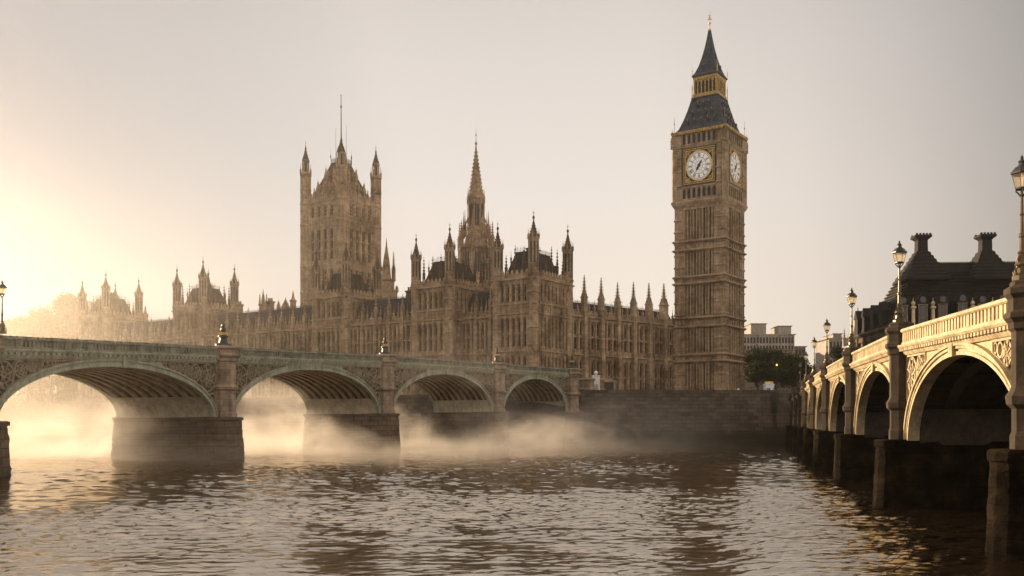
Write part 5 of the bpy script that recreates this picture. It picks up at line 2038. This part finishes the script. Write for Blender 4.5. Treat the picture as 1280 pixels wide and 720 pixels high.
# ------------------------------------------------------------------ people on the embankment
def person(label, px, D, top, legs, rz, seed):
    g = random.Random(seed)
    x, y = post_x(px, D), D
    vs = [(0, 0, .95), (0, 0, 1.2), (0, 0, 1.42), (0, .01, 1.52), (0, -.02, 1.62), (0, -.02, 1.72),
          (.2, 0, 1.4), (.27, .04, 1.12), (.25, -.08, .88), (-.2, 0, 1.4), (-.27, .02, 1.12), (-.26, -.06, .88),
          (.1, 0, .88), (.12, -.06, .5), (.12, 0, .08), (.12, -.14, .05), (-.1, 0, .88), (-.12, .05, .5), (-.12, .1, .08), (-.12, -.04, .05)]
    es = [(0, 1), (1, 2), (2, 3), (3, 4), (4, 5), (2, 6), (6, 7), (7, 8), (2, 9), (9, 10), (10, 11), (0, 12), (12, 13), (13, 14), (14, 15), (0, 16), (16, 17), (17, 18), (18, 19)]
    rad = [.15, .15, .15, .06, .1, .08, .075, .055, .04, .075, .055, .04, .1, .075, .05, .045, .1, .075, .05, .045]
    me = bpy.data.meshes.new('person')
    me.from_pydata(vs, es, [])
    o = bpy.data.objects.new('person', me)
    COL.objects.link(o)
    o.modifiers.new('skin', 'SKIN')
    for i, r in enumerate(rad):
        me.skin_vertices[0].data[i].radius = (r, r)
    me.skin_vertices[0].data[0].use_root = True
    sb = o.modifiers.new('sub', 'SUBSURF'); sb.levels = 1; sb.render_levels = 1
    m, nt, b = base_mat('clothing')
    tc = nd(nt, "ShaderNodeTexCoord"); sp = nd(nt, "ShaderNodeSeparateXYZ")
    nt.links.new(tc.outputs['Object'], sp.inputs[0])
    dv = nd(nt, "ShaderNodeMath", operation='DIVIDE'); nt.links.new(sp.outputs[2], dv.inputs[0]); dv.inputs[1].default_value = 2.0
    r_ = nd(nt, "ShaderNodeValToRGB"); r_.color_ramp.interpolation = 'CONSTANT'
    els = r_.color_ramp.elements
    els[0].position = 0; els[0].color = (.02, .018, .016, 1)
    els[1].position = .06; els[1].color = (*legs, 1)
    e = els.new(.46); e.color = (*top, 1)
    e = els.new(.76); e.color = (.42, .27, .19, 1)
    nt.links.new(dv.outputs[0], r_.inputs[0]); nt.links.new(r_.outputs[0], b.inputs['Base Color'])
    b.inputs['Roughness'].default_value = .8
    me.materials.append(m)
    o.location = (x, y, GROUND); o.rotation_euler = (0, 0, rz)
    h = MB(); h.ball((0, .02, 1.74), .115, 0, 10, 7); mk('hair', h, M['bark'], o, smooth=True)
    tag(o, label, 'person')
person('person in a white top standing behind the embankment wall below the clock tower', 923, 205.2, (.75, .73, .7), (.05, .06, .1), .3, 1)
person('person in a dark coat standing at the wall below the north wing', 872, 205.4, (.04, .035, .03), (.04, .04, .05), -.4, 2)
person('person in a brown jacket standing just left of the clock tower', 838, 205.3, (.2, .12, .07), (.03, .03, .03), .9, 3)

# ------------------------------------------------------------------ haze and river mist
def volume_box(name, x0, x1, y0, y1, z0, z1, mat, loc=(0, 0, 0), rz=0):
    B = MB(); B.box(x0, x1, y0, y1, z0, z1)
    o = mk(name, B, mat)
    o.location = loc; o.rotation_euler = (0, 0, rz)
    o['kind'] = 'stuff'
    return o

def haze():
    m = bpy.data.materials.new('morning_haze')
    m.use_nodes = True
    nt = m.node_tree
    nt.nodes.clear()
    out = nd(nt, "ShaderNodeOutputMaterial")
    v = nd(nt, "ShaderNodeVolumePrincipled")
    v.inputs['Color'].default_value = (*HAZE_COLOR, 1)
    v.inputs['Density'].default_value = HAZE_DENSITY
    v.inputs['Anisotropy'].default_value = HAZE_G
    nt.links.new(v.outputs[0], out.inputs['Volume'])
    volume_box('haze', -560, 560, -30, 560, -3.2, 125, m)
haze()

def mist():
    m = bpy.data.materials.new('river_mist')
    m.use_nodes = True
    nt = m.node_tree
    nt.nodes.clear()
    out = nd(nt, "ShaderNodeOutputMaterial")
    v = nd(nt, "ShaderNodeVolumePrincipled")
    v.inputs['Color'].default_value = (0.97, 0.93, 0.88, 1)
    v.inputs['Anisotropy'].default_value = 0.38
    nt.links.new(v.outputs[0], out.inputs['Volume'])
    tc = nd(nt, "ShaderNodeTexCoord")
    sp = nd(nt, "ShaderNodeSeparateXYZ")
    nt.links.new(tc.outputs['Object'], sp.inputs[0])
    def mth(op, a, b2=None, c=None, clamp=False):
        n = nd(nt, "ShaderNodeMath", operation=op)
        n.use_clamp = clamp
        for s, val in zip(n.inputs, (a, b2, c)):
            if val is None: continue
            if hasattr(val, 'links'): nt.links.new(val, s)
            else: s.default_value = val
        return n.outputs[0]
    def mr(v_, a, b2, c=0.0, d=1.0):
        n = nd(nt, "ShaderNodeMapRange")
        n.interpolation_type = 'SMOOTHSTEP'
        nt.links.new(v_, n.inputs[0])
        for k, q in enumerate((a, b2, c, d)):
            n.inputs[k + 1].default_value = q
        return n.outputs[0]
    mp = nd(nt, "ShaderNodeMapping")
    mp.inputs['Scale'].default_value = (0.62, 0.85, 1.1)
    nt.links.new(tc.outputs['Object'], mp.inputs[0])
    def nz(scale, detail, rough, dist):
        n = nd(nt, "ShaderNodeTexNoise")
        n.inputs['Scale'].default_value = scale
        n.inputs['Detail'].default_value = detail
        n.inputs['Roughness'].default_value = rough
        n.inputs['Distortion'].default_value = dist
        nt.links.new(mp.outputs[0], n.inputs['Vector'])
        return n.outputs['Fac']
    f = nz(0.055, 3, 0.55, 0.4)
    f2 = nz(0.16, 6, 0.62, 1.6)
    # a low sheet on the water and taller drifting plumes
    plume = mr(mth('MULTIPLY_ADD', f, 0.75, mth('MULTIPLY', f2, 0.25)), 0.44, 0.66)
    top = mth('MULTIPLY_ADD', plume, 13.0, 2.6)
    top = mth('MULTIPLY', top, mr(sp.outputs[0], -20, 60, 1.0, 0.6))
    rel = mth('DIVIDE', sp.outputs[2], top)
    fall = mr(rel, 0.05, 1.0, 1.0, 0.0)
    dens = mth('MULTIPLY', fall, mth('MULTIPLY_ADD', plume, 0.6, 0.4))
    dens = mth('MULTIPLY', dens, mr(f2, 0.30, 0.62, 0.15, 1.35))
    # fade towards the sides of the bank of mist
    ex = mth('MULTIPLY', mr(sp.outputs[0], -62, -40), mr(sp.outputs[0], 40, 82, 1.0, 0.0))
    ey = mth('MULTIPLY', mr(sp.outputs[1], -48, -6), mr(sp.outputs[1], 18, 58, 1.0, 0.0))
    dens = mth('MULTIPLY', dens, mth('MULTIPLY', ex, ey))
    # thin on the near side of the bridge, thick beyond it
    dens = mth('MULTIPLY', dens, mr(sp.outputs[1], 2, 18, 0.38, 1.0))
    # denser on the sunny left
    dens = mth('MULTIPLY', dens, mr(sp.outputs[0], -30, 60, 1.0, 0.55))
    dens = mth('MULTIPLY', dens, MIST_DENSITY)
    nt.links.new(dens, v.inputs['Density'])
    m.cycles.volume_step_rate = 0.14
    # axis follows the green bridge
    p0, p1 = Vector((-39, 92, 0)), Vector((13, 204, 0))
    c = (p0 + p1) / 2
    volume_box('river_mist', -70, 95, -50, 62, -.4, 16, m, (c.x, c.y, 0), math.atan2(p1.y - p0.y, p1.x - p0.x))
mist()

def far_mist():
    """thin golden mist hanging over the far bank on the sunny side"""
    m = bpy.data.materials.new('sunlit_mist')
    m.use_nodes = True
    nt = m.node_tree
    nt.nodes.clear()
    out = nd(nt, "ShaderNodeOutputMaterial")
    v = nd(nt, "ShaderNodeVolumePrincipled")
    v.inputs['Color'].default_value = (0.98, 0.93, 0.85, 1)
    v.inputs['Anisotropy'].default_value = 0.7
    nt.links.new(v.outputs[0], out.inputs['Volume'])
    geo = nd(nt, "ShaderNodeNewGeometry")
    sp = nd(nt, "ShaderNodeSeparateXYZ")
    nt.links.new(geo.outputs['Position'], sp.inputs[0])
    def mr(v_, a, b2, c=0.0, d=1.0):
        n = nd(nt, "ShaderNodeMapRange")
        n.interpolation_type = 'SMOOTHSTEP'
        nt.links.new(v_, n.inputs[0])
        for k, q in enumerate((a, b2, c, d)):
            n.inputs[k + 1].default_value = q
        return n.outputs[0]
    def mul(a, b2):
        n = nd(nt, "ShaderNodeMath", operation='MULTIPLY')
        nt.links.new(a, n.inputs[0])
        if hasattr(b2, 'links'): nt.links.new(b2, n.inputs[1])
        else: n.inputs[1].default_value = b2
        return n.outputs[0]
    d = mul(mr(sp.outputs[0], -200, -10, 1.0, 0.0), mr(sp.outputs[1], 150, 235))
    d = mul(d, mul(mr(sp.outputs[2], 8, 88, 1.0, 0.0), mr(sp.outputs[1], 380, 440, 1.0, 0.0)))
    d = mul(d, mr(sp.outputs[0], -230, -110, 0.15, 1.0))
    d = mul(d, FAR_MIST)
    nt.links.new(d, v.inputs['Density'])
    m.cycles.volume_step_rate = 0.6
    volume_box('sunlit_mist', -300, -10, 150, 440, 0.6, 88, m)
far_mist()
